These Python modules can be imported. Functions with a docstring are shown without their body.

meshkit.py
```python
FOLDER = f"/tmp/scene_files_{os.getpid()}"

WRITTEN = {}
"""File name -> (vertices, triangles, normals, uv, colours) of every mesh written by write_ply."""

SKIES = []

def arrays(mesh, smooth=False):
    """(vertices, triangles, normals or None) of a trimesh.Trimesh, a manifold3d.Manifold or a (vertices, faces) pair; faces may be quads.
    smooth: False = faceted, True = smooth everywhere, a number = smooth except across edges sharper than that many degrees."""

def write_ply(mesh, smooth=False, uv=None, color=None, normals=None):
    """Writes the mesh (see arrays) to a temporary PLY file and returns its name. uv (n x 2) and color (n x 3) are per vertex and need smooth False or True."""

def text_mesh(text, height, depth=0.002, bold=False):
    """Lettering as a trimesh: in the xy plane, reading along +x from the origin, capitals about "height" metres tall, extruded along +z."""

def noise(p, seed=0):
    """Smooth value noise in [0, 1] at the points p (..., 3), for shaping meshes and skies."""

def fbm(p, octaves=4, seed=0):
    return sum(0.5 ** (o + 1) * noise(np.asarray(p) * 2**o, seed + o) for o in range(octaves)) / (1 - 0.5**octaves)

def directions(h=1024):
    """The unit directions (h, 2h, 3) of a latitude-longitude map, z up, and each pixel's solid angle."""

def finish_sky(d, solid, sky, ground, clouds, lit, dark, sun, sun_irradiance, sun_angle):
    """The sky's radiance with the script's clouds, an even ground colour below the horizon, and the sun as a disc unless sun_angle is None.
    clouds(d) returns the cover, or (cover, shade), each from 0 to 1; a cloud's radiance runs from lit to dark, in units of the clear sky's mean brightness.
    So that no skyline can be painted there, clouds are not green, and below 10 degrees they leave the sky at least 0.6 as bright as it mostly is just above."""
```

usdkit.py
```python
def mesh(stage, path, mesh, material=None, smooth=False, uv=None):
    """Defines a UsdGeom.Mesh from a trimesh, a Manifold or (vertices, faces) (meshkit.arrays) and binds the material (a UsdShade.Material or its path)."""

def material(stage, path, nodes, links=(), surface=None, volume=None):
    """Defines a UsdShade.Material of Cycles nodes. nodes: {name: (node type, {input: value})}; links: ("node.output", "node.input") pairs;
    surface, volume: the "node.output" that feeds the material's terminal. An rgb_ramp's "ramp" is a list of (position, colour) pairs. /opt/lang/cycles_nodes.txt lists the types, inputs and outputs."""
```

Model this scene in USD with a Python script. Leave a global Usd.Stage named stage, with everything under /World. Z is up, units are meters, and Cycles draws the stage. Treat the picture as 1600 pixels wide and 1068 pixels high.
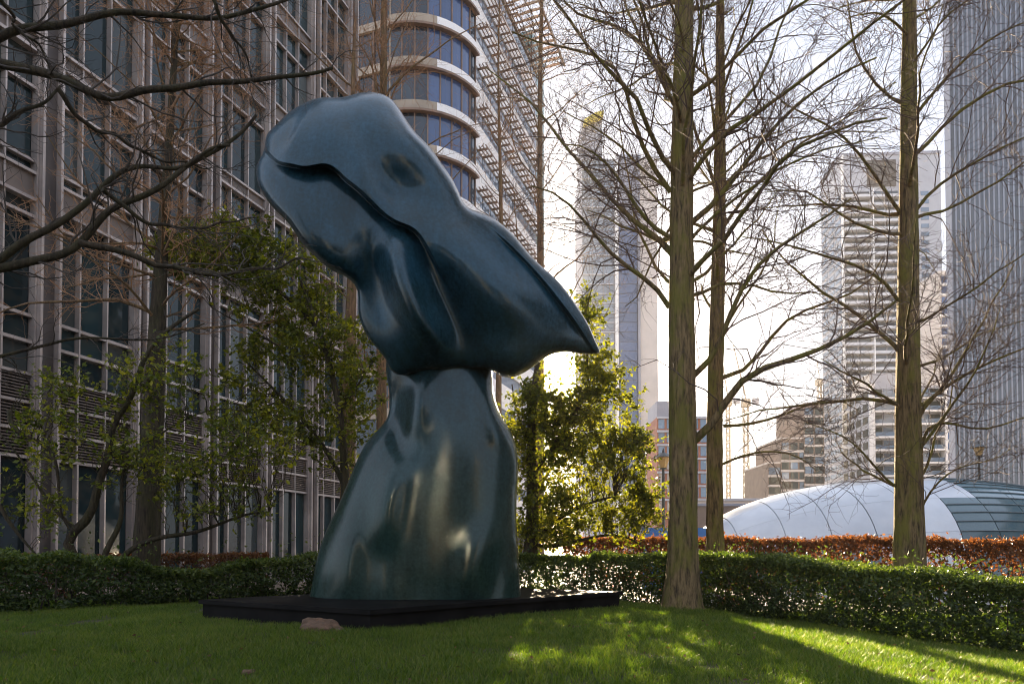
import math
import numpy as np
import shapely
import trimesh
from scipy import sparse
from scipy.sparse.linalg import spsolve
from scipy.spatial import Delaunay, cKDTree
from scipy.interpolate import CubicSpline, RegularGridInterpolator
from pxr import Gf, Sdf, Usd, UsdGeom, UsdLux, UsdShade, Vt
import meshkit
import usdkit

stage = Usd.Stage.CreateInMemory()
UsdGeom.SetStageUpAxis(stage, "Z")
UsdGeom.SetStageMetersPerUnit(stage, 1.0)
UsdGeom.Xform.Define(stage, "/World")
UsdGeom.Scope.Define(stage, "/World/Looks")

# ------------------------------------------------------------------ camera, sky, sun, exposure
FPX, HOR, EYE, PITCH = 1100.0, 858.0, 0.75, math.radians(1.4)
CX, CY = 800.0, HOR - FPX * math.tan(PITCH)
cam = UsdGeom.Camera.Define(stage, "/World/camera")
cam.AddTranslateOp().Set(Gf.Vec3d(0, 0, EYE))
cam.AddRotateXOp().Set(90 + math.degrees(PITCH))
cam.CreateHorizontalApertureAttr(36.0)
cam.CreateFocalLengthAttr(36.0 * FPX / 1600)
cam.CreateVerticalApertureOffsetAttr(36.0 * (CY - 534) / 1600)
cam.CreateClippingRangeAttr(Gf.Vec2f(0.05, 6000))
cam.CreateExposureAttr(2.3)

SUN_AZ, SUN_EL = math.radians(3.54), math.radians(15.0)
sun_dir = np.array([math.sin(SUN_AZ) * math.cos(SUN_EL), math.cos(SUN_AZ) * math.cos(SUN_EL), math.sin(SUN_EL)])
sky_mat = usdkit.material(stage, "/World/Looks/sky", {
    "sky": ("sky_texture", {"sky_type": "single_scattering", "sun_disc": False, "sun_elevation": SUN_EL, "sun_rotation": SUN_AZ,
                            "air_density": 1.0, "aerosol_density": 1.0, "ozone_density": 1.2}),
    "tc": ("texture_coordinate", {}),
    "map": ("mapping", {"scale": (1.0, 1.0, 3.5)}),
    "n": ("noise_texture", {"scale": 2.2, "detail": 6.0, "roughness": 0.6}),
    "r": ("rgb_ramp", {"ramp": [(0.30, (0.78, 0.78, 0.78)), (0.72, (0.95, 0.95, 0.95))]}),
    "mx": ("mix", {"color2": (1.68, 1.82, 2.2)}),
    "dot": ("vector_math", {"math_type": "dot_product", "vector2": tuple(sun_dir)}),
    "pw": ("math", {"math_type": "power", "value2": 2600.0}),
    "gl": ("math", {"math_type": "multiply", "value2": 900.0}),
    "pw2": ("math", {"math_type": "power", "value2": 40.0}),
    "gl2": ("math", {"math_type": "multiply_add", "value2": 2.5}),
    "gc": ("mix", {"mix_type": "multiply", "fac": 1.0, "color2": (1.0, 0.80, 0.55)}),
    "ad": ("mix", {"mix_type": "add", "fac": 1.0}),
    "bg": ("background_shader", {"strength": 0.10}),
}, [("tc.generated", "map.vector"), ("map.vector", "n.vector"), ("n.fac", "r.fac"), ("r.color", "mx.fac"), ("sky.color", "mx.color1"),
    ("tc.generated", "dot.vector1"), ("dot.value", "pw.value1"), ("pw.value", "gl.value1"), ("dot.value", "pw2.value1"),
    ("pw2.value", "gl2.value1"), ("gl.value", "gl2.value3"), ("gl2.value", "gc.color1"),
    ("mx.color", "ad.color1"), ("gc.color", "ad.color2"), ("ad.color", "bg.color")], surface="bg.background")
dome = UsdLux.DomeLight.Define(stage, "/World/sky")
UsdShade.MaterialBindingAPI.Apply(dome.GetPrim()).Bind(sky_mat)
sun = UsdLux.DistantLight.Define(stage, "/World/sun")
sun.CreateIntensityAttr(1.25)
sun.CreateAngleAttr(0.5)
sun.CreateColorAttr(Gf.Vec3f(1.0, 0.77, 0.5))
sun.GetPrim().CreateAttribute("inputs:normalize", Sdf.ValueTypeNames.Bool).Set(True)
sun.AddRotateZOp().Set(-math.degrees(SUN_AZ))
sun.AddRotateXOp().Set(-(90 - math.degrees(SUN_EL)))


# ------------------------------------------------------------------ helpers
def P(px, py, Y):
    """World point at depth Y that is seen at pixel (px, py) of the 1600 x 1068 photograph."""
    px, py, Y = np.broadcast_arrays(np.asarray(px, float), np.asarray(py, float), np.asarray(Y, float))
    a, b = (px - CX) / FPX, (CY - py) / FPX
    c, s = math.cos(PITCH), math.sin(PITCH)
    dy, dz = c - b * s, s + b * c
    return np.stack([a / dy * Y, Y, EYE + dz / dy * Y], -1)


used = {}


def numbered(path):
    n = used.get(path, -1) + 1
    used[path] = n
    return path if n == 0 else f"{path}_{n:03d}"


def tag(prim, **kw):
    for k, v in kw.items():
        if v:
            prim.SetCustomDataByKey(k, v)
    return prim


BASE = {}


def thing(name, label, category, base=(0, 0, 0), group=None, kind=None):
    path = numbered("/World/" + name)
    group = group or {"street_lamp": "street lamps around the square", "tower_crane": "tower cranes on the skyline", "bare_tree": "bare winter trees around the lawn",
                      "evergreen_tree": "evergreen trees flanking the sculpture", "green_hedge": "green hedges along the lawn", "beech_hedge": "coppery beech hedges", "office_tower": None}.get(name)
    x = UsdGeom.Xform.Define(stage, path)
    x.AddTranslateOp().Set(Gf.Vec3d(*map(float, base)))
    tag(x.GetPrim(), label=label, category=category, group=group, kind=kind)
    BASE[path] = np.array(base, float)
    return path


def put(parent, name, mesh, mat, smooth=False, tone=None, **data):
    """A Mesh prim named name below parent (or /World); the mesh is in world coordinates."""
    path = numbered((parent or "/World") + "/" + name)
    top = "/".join((parent or "/World").split("/")[:3])
    base = BASE.get(top, np.zeros(3))
    v, f, _ = meshkit.arrays(mesh)
    m = usdkit.mesh(stage, path, (v - base, f), mat, smooth=smooth)
    if tone is not None:
        UsdGeom.PrimvarsAPI(m).CreatePrimvar("tone", Sdf.ValueTypeNames.FloatArray, "vertex").Set(Vt.FloatArray.FromNumpy(np.asarray(tone, np.float32)))
    tag(m.GetPrim(), **data)
    return path


def join(ms):
    vs, fs, n = [], [], 0
    for v, f in ms:
        vs.append(v)
        fs.append(np.asarray(f) + n)
        n += len(v)
    return np.vstack(vs), np.vstack(fs)


BOXF = np.array([[0, 2, 1], [0, 3, 2], [4, 5, 6], [4, 6, 7], [0, 1, 5], [0, 5, 4], [1, 2, 6], [1, 6, 5], [2, 3, 7], [2, 7, 6], [3, 0, 4], [3, 4, 7]])


def box(x0, x1, y0, y1, z0, z1):
    v = np.array([[x0, y0, z0], [x1, y0, z0], [x1, y1, z0], [x0, y1, z0], [x0, y0, z1], [x1, y0, z1], [x1, y1, z1], [x0, y1, z1]], float)
    return v, BOXF


class Frame:
    """A facade's frame: t along the wall, n outwards, z up."""

    def __init__(self, o, az):
        self.o = np.array([o[0], o[1], 0.0])
        self.T = np.array([math.sin(az), math.cos(az), 0])
        self.N = np.array([math.cos(az), -math.sin(az), 0])

    def w(self, v):
        v = np.asarray(v, float)
        return self.o + v[..., :1] * self.T + v[..., 1:2] * self.N + v[..., 2:3] * np.array([0, 0, 1.0])

    def box(self, t0, t1, n0, n1, z0, z1):
        # (t, n, z) is left-handed here, so the faces are turned round
        v, f = box(t0, t1, n0, n1, z0, z1)
        return self.w(v), f[:, ::-1]


def prism(xy, z0, z1):
    """Closed prism over a counter-clockwise outline."""
    p = shapely.Polygon(xy)
    p = shapely.geometry.polygon.orient(p)
    m = trimesh.creation.extrude_polygon(p, z1 - z0, engine="earcut")
    m.apply_translation([0, 0, z0])
    return np.array(m.vertices), np.array(m.faces)


def tubes(paths, radii, sides=5):
    """(N, K, 3) centre lines and (N, K) radii as one mesh of tubes with closed ends."""
    paths, radii = np.asarray(paths, float), np.asarray(radii, float)
    N, K, _ = paths.shape
    d = np.gradient(paths, axis=1)
    d /= np.maximum(np.linalg.norm(d, axis=2, keepdims=True), 1e-9)
    mean = d.mean(1)
    ref = np.where(np.abs(mean[:, 2:3]) > 0.8 * np.linalg.norm(mean, axis=1, keepdims=True), [[1.0, 0.13, 0.0]], [[0.05, 0.0, 1.0]])[:, None]
    a = np.cross(d, np.broadcast_to(ref, d.shape))
    a /= np.maximum(np.linalg.norm(a, axis=2, keepdims=True), 1e-9)
    b = np.cross(d, a)
    th = np.arange(sides) / sides * 2 * np.pi
    ring = a[:, :, None] * np.cos(th)[:, None] + b[:, :, None] * np.sin(th)[:, None]
    v = paths[:, :, None] + ring * radii[:, :, None, None]
    idx = np.arange(N * K * sides).reshape(N, K, sides)
    i00, i01 = idx[:, :-1], np.roll(idx, -1, 2)[:, :-1]
    i10, i11 = idx[:, 1:], np.roll(idx, -1, 2)[:, 1:]
    f = np.concatenate([np.stack([i00, i01, i11], -1).reshape(-1, 3), np.stack([i00, i11, i10], -1).reshape(-1, 3)])
    caps = []
    for k in range(1, sides - 1):
        caps.append(np.stack([idx[:, -1, 0], idx[:, -1, k], idx[:, -1, k + 1]], -1))
        caps.append(np.stack([idx[:, 0, 0], idx[:, 0, k + 1], idx[:, 0, k]], -1))
    return v.reshape(-1, 3), np.vstack([f, *caps])


def unit(v):
    return v / np.maximum(np.linalg.norm(v, axis=-1, keepdims=True), 1e-9)


def grow(rng, p0, d0, L, K, wig, up):
    """Wandering centre lines from p0 along d0."""
    p, d = np.array(p0, float), unit(np.array(d0, float))
    out = [p.copy()]
    for _ in range(K):
        d = unit(d + wig * rng.normal(size=d.shape) + np.array([0, 0, 1.0]) * np.reshape(up, (-1, 1)))
        p = p + d * (L / K)[:, None]
        out.append(p.copy())
    return np.stack(out, 1)


def offshoots(rng, paths, radii, n, t0, t1, angle, lens, plane=0.0):
    """n starts per path: positions, directions, lengths, parent radius."""
    N, K, _ = paths.shape
    t = rng.uniform(t0, t1, (N, n)) * (K - 1)
    i = np.minimum(t.astype(int), K - 2)
    fr = (t - i)[..., None]
    r = np.arange(N)[:, None]
    p = paths[r, i] * (1 - fr) + paths[r, i + 1] * fr
    d = unit(paths[r, i + 1] - paths[r, i])
    rad = radii[r, i] * (1 - fr[..., 0]) + radii[r, i + 1] * fr[..., 0]
    q = rng.normal(size=d.shape)
    q[..., 2] *= 1 - plane
    q = unit(q - (q * d).sum(-1, keepdims=True) * d)
    a = rng.uniform(*angle, (N, n))[..., None]
    dd = d * np.cos(a) + q * np.sin(a)
    L = rng.uniform(*lens, (N, n)) * (1.15 - 0.75 * t / (K - 1))
    return p.reshape(-1, 3), dd.reshape(-1, 3), L.ravel(), rad.ravel()


def taper(r0, K, end=0.35):
    return np.asarray(r0)[:, None] * np.linspace(1, end, K + 1)[None]


def spline(pts, n):
    pts = np.asarray(pts, float)
    s = np.concatenate([[0], np.cumsum(np.linalg.norm(np.diff(pts, axis=0), axis=1))])
    return CubicSpline(s, pts)(np.linspace(0, s[-1], n))


def leaves(rng, c, size, spread=1.0, droop=0.0, nrm=None):
    """One four-cornered folded leaf at each centre: vertices, faces."""
    n = len(c)
    d = unit(rng.normal(size=(n, 3)) * [1, 1, spread] + [0, 0, -droop])
    nn = rng.normal(size=(n, 3)) * 0.7 + [0, 0, 0.6] if nrm is None else nrm + rng.normal(size=(n, 3)) * 0.55
    s = unit(np.cross(d, nn))
    L = size * rng.uniform(0.45, 1.35, (n, 1))
    up = unit(np.cross(s, d))
    v = np.stack([c - d * L * 0.5, c + s * L * 0.26 + up * L * 0.07, c + d * L * 0.5, c - s * L * 0.26 + up * L * 0.07], 1)
    k = np.arange(n)[:, None] * 4
    f = np.concatenate([k + [0, 1, 2], k + [0, 2, 3]])
    return v.reshape(-1, 3), f


# ------------------------------------------------------------------ materials
def mat(name, c1, c2=None, scale=4.0, rough=0.6, metallic=0.0, bump=0.0, bscale=None, stretch=(1, 1, 1), spec=0.5, coat=0.0, detail=5.0, rnd=0.0, lo=0.35, hi=0.65):
    c2 = c2 or tuple(0.8 * x for x in c1)
    nodes = {"g": ("geometry", {}), "m": ("mapping", {"scale": stretch}), "n": ("noise_texture", {"scale": scale, "detail": detail, "roughness": 0.6}),
             "r": ("rgb_ramp", {"ramp": [(lo, c1), (hi, c2)]}),
             "p": ("principled_bsdf", {"roughness": rough, "metallic": metallic, "specular_ior_level": spec, "coat_weight": coat})}
    links = [("g.position", "m.vector"), ("m.vector", "n.vector"), ("n.fac", "r.fac")]
    last = "r.color"
    if rnd:
        nodes["o"] = ("object_info", {})
        nodes["mr"] = ("map_range", {"to_min": 1 - rnd, "to_max": 1 + rnd})
        nodes["hv"] = ("hsv", {})
        links += [("o.random", "mr.value"), ("mr.result", "hv.value"), (last, "hv.color")]
        last = "hv.color"
    links.append((last, "p.base_color"))
    if bump:
        nodes["n2"] = ("noise_texture", {"scale": bscale or scale * 6, "detail": 6.0, "roughness": 0.65})
        nodes["b"] = ("bump", {"strength": bump, "distance": 0.02})
        links += [("m.vector", "n2.vector"), ("n2.fac", "b.height"), ("b.normal", "p.normal")]
    return usdkit.material(stage, "/World/Looks/" + name, nodes, links, surface="p.BSDF")


def leaf_mat(name, dark, mid, light, trans, rough=0.4, tw=0.4):
    nodes = {"a": ("attribute", {"attribute": "tone"}), "r": ("rgb_ramp", {"ramp": [(0.0, dark), (0.5, mid), (1.0, light)]}),
             "p": ("principled_bsdf", {"roughness": rough, "specular_ior_level": 0.45}), "t": ("translucent_bsdf", {}),
             "tm": ("mix", {"mix_type": "multiply", "fac": 1.0, "color2": trans}), "mx": ("mix_closure", {"fac": tw})}
    links = [("a.fac", "r.fac"), ("r.color", "p.base_color"), ("r.color", "tm.color1"), ("tm.color", "t.color"), ("p.BSDF", "mx.closure1"), ("t.BSDF", "mx.closure2")]
    return usdkit.material(stage, "/World/Looks/" + name, nodes, links, surface="mx.closure")


def glass_mat(name, c, rough=0.04, wav=0.15, spec=0.8, rnd=0.35, scale=0.35):
    nodes = {"g": ("geometry", {}), "n": ("noise_texture", {"scale": scale, "detail": 2.0}), "b": ("bump", {"strength": wav, "distance": 0.05}),
             "o": ("object_info", {}), "mr": ("map_range", {"to_min": 1 - rnd, "to_max": 1 + rnd}), "hv": ("hsv", {"color": c}),
             "p": ("principled_bsdf", {"roughness": rough, "specular_ior_level": spec})}
    links = [("g.position", "n.vector"), ("n.fac", "b.height"), ("b.normal", "p.normal"), ("o.random", "mr.value"), ("mr.result", "hv.value"), ("hv.color", "p.base_color")]
    return usdkit.material(stage, "/World/Looks/" + name, nodes, links, surface="p.BSDF")


M = {}
M["pavement"] = mat("pavement", (0.30, 0.29, 0.28), (0.22, 0.21, 0.20), 1.5, 0.75, bump=0.2)
M["soil"] = mat("soil", (0.035, 0.045, 0.014), (0.055, 0.04, 0.022), 3.0, 0.95, bump=0.6, bscale=40)
M["plinth"] = mat("plinth", (0.003, 0.003, 0.003), (0.010, 0.009, 0.009), 3.0, 0.55, bump=0.10, bscale=40, spec=0.08)
M["white_metal"] = mat("white_metal", (0.50, 0.42, 0.37), (0.30, 0.255, 0.23), 0.8, 0.28, metallic=0.35, bump=0.02)
M["grey_panel"] = mat("grey_panel", (0.095, 0.075, 0.064), (0.055, 0.045, 0.04), 0.8, 0.5, rnd=0.12)
M["spandrel"] = mat("spandrel", (0.16, 0.12, 0.095), (0.10, 0.078, 0.064), 0.6, 0.45, rnd=0.1)
M["louvre"] = mat("louvre", (0.16, 0.12, 0.10), (0.11, 0.085, 0.07), 1.0, 0.5, metallic=0.3)
M["dark"] = mat("dark", (0.012, 0.014, 0.015), (0.02, 0.02, 0.02), 1.0, 0.6)
M["office_glass"] = glass_mat("office_glass", (0.010, 0.020, 0.021), 0.04, 0.3, 0.36, 0.5, 0.8)
M["blind_glass"] = glass_mat("blind_glass", (0.05, 0.058, 0.055), 0.06, 0.25, 0.36, 0.5, 0.8)
M["blue_glass"] = glass_mat("blue_glass", (0.035, 0.06, 0.13), 0.03, 0.10, 1.0, 0.2)
M["bow_glass"] = glass_mat("bow_glass", (0.02, 0.025, 0.03), 0.04, 0.1, 0.8)
M["green_glass"] = glass_mat("green_glass", (0.10, 0.17, 0.15), 0.06, 0.05, 0.8, 0.2)
M["grey_glass"] = glass_mat("grey_glass", (0.16, 0.19, 0.23), 0.06, 0.05, 0.9, 0.25)
M["pale_glass"] = glass_mat("pale_glass", (0.10, 0.15, 0.21), 0.06, 0.05, 0.9, 0.3)
M["tower_glass"] = glass_mat("tower_glass", (0.03, 0.05, 0.075), 0.06, 0.05, 0.5, 0.5)
M["stone"] = mat("stone", (0.40, 0.32, 0.24), (0.32, 0.26, 0.195), 0.7, 0.7, rnd=0.1)
M["white_panel"] = mat("white_panel", (0.86, 0.82, 0.78), (0.80, 0.76, 0.72), 0.3, 0.45, rnd=0.06)
M["bronze"] = mat("bronze", (0.24, 0.15, 0.10), (0.17, 0.11, 0.08), 1.0, 0.45, metallic=0.3)
M["timber_fin"] = mat("timber_fin", (0.62, 0.40, 0.24), (0.50, 0.31, 0.18), 1.0, 0.5)
M["beige_panel"] = mat("beige_panel", (0.62, 0.54, 0.48), (0.55, 0.48, 0.42), 0.2, 0.6, rnd=0.06)
M["white_render"] = mat("white_render", (0.44, 0.44, 0.47), (0.38, 0.38, 0.41), 0.2, 0.6, rnd=0.05)
M["white_balcony"] = mat("white_balcony", (0.60, 0.59, 0.60), (0.52, 0.51, 0.53), 0.2, 0.5, rnd=0.06)
M["grey_render"] = mat("grey_render", (0.30, 0.30, 0.34), (0.25, 0.25, 0.29), 0.2, 0.6, rnd=0.05)
M["red_brick"] = mat("red_brick", (0.34, 0.12, 0.07), (0.27, 0.10, 0.06), 0.6, 0.8, rnd=0.08)
M["brown_brick"] = mat("brown_brick", (0.22, 0.155, 0.12), (0.17, 0.12, 0.095), 0.5, 0.8, rnd=0.1)
M["fin_metal"] = mat("fin_metal", (0.32, 0.34, 0.39), (0.26, 0.28, 0.33), 0.1, 0.4, metallic=0.3)
M["yellow_paint"] = mat("yellow_paint", (0.62, 0.48, 0.03), None, 1.0, 0.5)
M["blue_paint"] = mat("blue_paint", (0.04, 0.16, 0.42), None, 1.0, 0.5)
M["crane"] = mat("crane", (0.42, 0.34, 0.24), None, 1.0, 0.6)
M["lamp_black"] = mat("lamp_black", (0.03, 0.035, 0.035), None, 1.0, 0.45)
M["lamp_glass"] = mat("lamp_glass", (0.45, 0.28, 0.10), None, 1.0, 0.3)
M["canopy_white"] = mat("canopy_white", (0.64, 0.67, 0.70), (0.52, 0.55, 0.59), 0.5, 0.2, rnd=0.05)
M["canopy_glass"] = glass_mat("canopy_glass", (0.07, 0.115, 0.13), 0.08, 0.05, 0.8, 0.15)
M["canopy_rib"] = mat("canopy_rib", (0.14, 0.17, 0.18), None, 1.0, 0.4, metallic=0.4)
M["rock"] = mat("rock", (0.15, 0.085, 0.05), (0.08, 0.05, 0.03), 14.0, 0.85, bump=0.6, bscale=50)


def bark_mat(name, a, b, moss, mossy, scale=7.0):
    nodes = {"g": ("geometry", {}), "m": ("mapping", {"scale": (1, 1, 0.12)}), "n": ("noise_texture", {"scale": scale * 4, "detail": 8.0, "roughness": 0.75}),
             "r": ("rgb_ramp", {"ramp": [(0.38, b), (0.52, a), (0.68, tuple(1.6 * x for x in a))]}),
             "m3": ("mapping", {"scale": (1, 1, 0.35)}), "n3": ("noise_texture", {"scale": 4.5, "detail": 6.0, "roughness": 0.65}),
             "r3": ("rgb_ramp", {"ramp": [(0.44, (0, 0, 0)), (0.60, (mossy,) * 3)]}),
             "mm": ("mix", {"color2": moss}),
             "b": ("bump", {"strength": 1.0, "distance": 0.06}), "p": ("principled_bsdf", {"roughness": 0.85, "specular_ior_level": 0.25})}
    links = [("g.position", "m.vector"), ("m.vector", "n.vector"), ("n.fac", "r.fac"), ("g.position", "m3.vector"), ("m3.vector", "n3.vector"), ("n3.fac", "r3.fac"),
             ("r.color", "mm.color1"), ("r3.color", "mm.fac"), ("mm.color", "p.base_color"), ("n.fac", "b.height"), ("b.normal", "p.normal")]
    return usdkit.material(stage, "/World/Looks/" + name, nodes, links, surface="p.BSDF")


M["bark"] = bark_mat("bark", (0.21, 0.15, 0.075), (0.04, 0.03, 0.018), (0.19, 0.18, 0.035), 0.8)
M["bark_dark"] = bark_mat("bark_dark", (0.065, 0.05, 0.032), (0.025, 0.02, 0.015), (0.06, 0.06, 0.022), 0.5)
M["bark_tan"] = bark_mat("bark_tan", (0.24, 0.15, 0.085), (0.10, 0.065, 0.04), (0.18, 0.14, 0.05), 0.4)
M["twig"] = mat("twig", (0.105, 0.066, 0.05), (0.07, 0.045, 0.036), 5.0, 0.8)
M["twig_tan"] = mat("twig_tan", (0.40, 0.21, 0.10), (0.26, 0.14, 0.07), 5.0, 0.8)
M["twig_dark"] = mat("twig_dark", (0.055, 0.042, 0.03), (0.035, 0.027, 0.02), 5.0, 0.8)
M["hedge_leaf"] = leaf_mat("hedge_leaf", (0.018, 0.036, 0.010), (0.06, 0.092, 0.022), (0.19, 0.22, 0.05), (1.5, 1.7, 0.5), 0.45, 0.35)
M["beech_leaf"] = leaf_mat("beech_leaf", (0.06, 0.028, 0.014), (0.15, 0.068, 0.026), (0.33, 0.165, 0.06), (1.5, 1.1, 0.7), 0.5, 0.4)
M["ever_leaf"] = leaf_mat("ever_leaf", (0.035, 0.05, 0.010), (0.11, 0.13, 0.022), (0.28, 0.27, 0.04), (2.0, 1.9, 0.4), 0.3, 0.55)
M["yellow_leaf"] = leaf_mat("yellow_leaf", (0.05, 0.075, 0.012), (0.13, 0.16, 0.025), (0.34, 0.32, 0.03), (1.8, 1.7, 0.5), 0.4, 0.5)
M["grass"] = usdkit.material(stage, "/World/Looks/grass", {
    "a": ("attribute", {"attribute": "tone"}), "o": ("object_info", {}), "g": ("geometry", {}), "n": ("noise_texture", {"scale": 1.1, "detail": 5.0, "roughness": 0.65}),
    "s1": ("math", {"math_type": "multiply_add", "value2": 0.30}), "s2": ("math", {"math_type": "multiply_add", "value2": 0.9, "value3": -0.48}), "s3": ("math", {"math_type": "add"}),
    "r": ("rgb_ramp", {"ramp": [(0.0, (0.03, 0.055, 0.008)), (0.4, (0.078, 0.12, 0.016)), (0.75, (0.14, 0.175, 0.03)), (1.0, (0.20, 0.19, 0.06))]}),
    "p": ("principled_bsdf", {"roughness": 0.45, "specular_ior_level": 0.4}), "t": ("translucent_bsdf", {}), "tm": ("mix", {"mix_type": "multiply", "fac": 1.0, "color2": (1.45, 1.9, 0.4)}), "mx": ("mix_closure", {"fac": 0.45})},
    [("a.fac", "s1.value3"), ("o.random", "s1.value1"), ("g.position", "n.vector"), ("n.fac", "s2.value1"), ("s1.value", "s3.value1"), ("s2.value", "s3.value2"), ("s3.value", "r.fac"),
     ("r.color", "p.base_color"), ("r.color", "tm.color1"), ("tm.color", "t.color"), ("p.BSDF", "mx.closure1"), ("t.BSDF", "mx.closure2")], surface="mx.closure")
M["fallen_leaf"] = leaf_mat("fallen_leaf", (0.05, 0.025, 0.012), (0.12, 0.06, 0.025), (0.26, 0.16, 0.06), (1.3, 1.1, 0.7), 0.6, 0.2)

# bronze with a blue-green patina
M["patina"] = usdkit.material(stage, "/World/Looks/patina", {
    "g": ("geometry", {}), "n": ("noise_texture", {"scale": 1.1, "detail": 8.0, "roughness": 0.65}), "n2": ("noise_texture", {"scale": 26.0, "detail": 6.0, "roughness": 0.7}),
    "ms": ("mapping", {"scale": (5.0, 5.0, 0.5)}), "ns": ("noise_texture", {"scale": 1.6, "detail": 7.0, "roughness": 0.7}), "m0": ("mix", {"fac": 0.38}),
    "mx": ("mix", {"fac": 0.32}), "xyz": ("separate_xyz", {}), "zr": ("map_range", {"from_min": 1.2, "from_max": 3.6, "clamp": True}),
    "gm": ("rgb_ramp", {"ramp": [(0.32, (0.004, 0.008, 0.006)), (0.46, (0.009, 0.022, 0.018)), (0.60, (0.015, 0.038, 0.034)), (0.76, (0.036, 0.068, 0.064))]}),
    "zm": ("mix", {}),
    "r": ("rgb_ramp", {"ramp": [(0.32, (0.004, 0.009, 0.009)), (0.46, (0.008, 0.026, 0.034)), (0.58, (0.012, 0.046, 0.070)), (0.74, (0.028, 0.080, 0.115))]}),
    "rr": ("rgb_ramp", {"ramp": [(0.36, (0.19,) * 3), (0.64, (0.34,) * 3)]}),
    "b": ("bump", {"strength": 0.05, "distance": 0.01}),
    "p": ("principled_bsdf", {"metallic": 0.4, "specular_ior_level": 0.5, "coat_weight": 0.2, "coat_roughness": 0.15}),
}, [("g.position", "n.vector"), ("g.position", "n2.vector"), ("g.position", "ms.vector"), ("ms.vector", "ns.vector"), ("n.fac", "m0.color1"), ("ns.fac", "m0.color2"), ("m0.color", "mx.color1"), ("n2.fac", "mx.color2"), ("mx.color", "r.fac"), ("mx.color", "rr.fac"),
    ("n2.fac", "b.height"), ("b.normal", "p.normal"), ("mx.color", "gm.fac"), ("g.position", "xyz.vector"), ("xyz.z", "zr.value"), ("zr.result", "zm.fac"), ("gm.color", "zm.color1"), ("r.color", "zm.color2"), ("zm.color", "p.base_color"), ("rr.color", "p.roughness")], surface="p.BSDF")


# ------------------------------------------------------------------ ground and lawn
def sstep(x, a, b):
    t = np.clip((x - a) / (b - a), 0, 1)
    return t * t * (3 - 2 * t)


def lawn_z(x, y):
    x, y = np.asarray(x, float), np.asarray(y, float)
    z = -0.27 * sstep(x + 0.18 * (y - 7), 1.2, 5.5) - 0.06 * sstep(-x, 3, 8) - 0.12 * sstep(y, 9.5, 13)
    return z + 0.05 * (meshkit.noise(np.stack([x * 0.9, y * 0.9, 0 * x], -1), 3) - 0.5) * sstep(np.hypot(x + 1.2, y - 8.2), 2.0, 4.5)


GZ = -0.42
s = 3000.0
tag(stage.GetPrimAtPath(put(None, "pavement", (np.array([[-s, -s, GZ], [s, -s, GZ], [s, s, GZ], [-s, s, GZ]]), np.array([[0, 1, 2], [0, 2, 3]])), M["pavement"])), kind="structure", label="pale paved ground around the park lawn", category="pavement")
gx, gy = np.linspace(-11, 12, 116), np.linspace(-3, 14.5, 88)
XX, YY = np.meshgrid(gx, gy)
ZZ = lawn_z(XX, YY)
edge = np.minimum(np.minimum(XX + 11, 12 - XX), np.minimum(YY + 3, 14.5 - YY))
ZZ = np.where(edge < 0.01, GZ - 0.1, ZZ)
idx = np.arange(XX.size).reshape(XX.shape)
f = np.concatenate([np.stack([idx[:-1, :-1], idx[:-1, 1:], idx[1:, 1:]], -1).reshape(-1, 3), np.stack([idx[:-1, :-1], idx[1:, 1:], idx[1:, :-1]], -1).reshape(-1, 3)])
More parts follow.
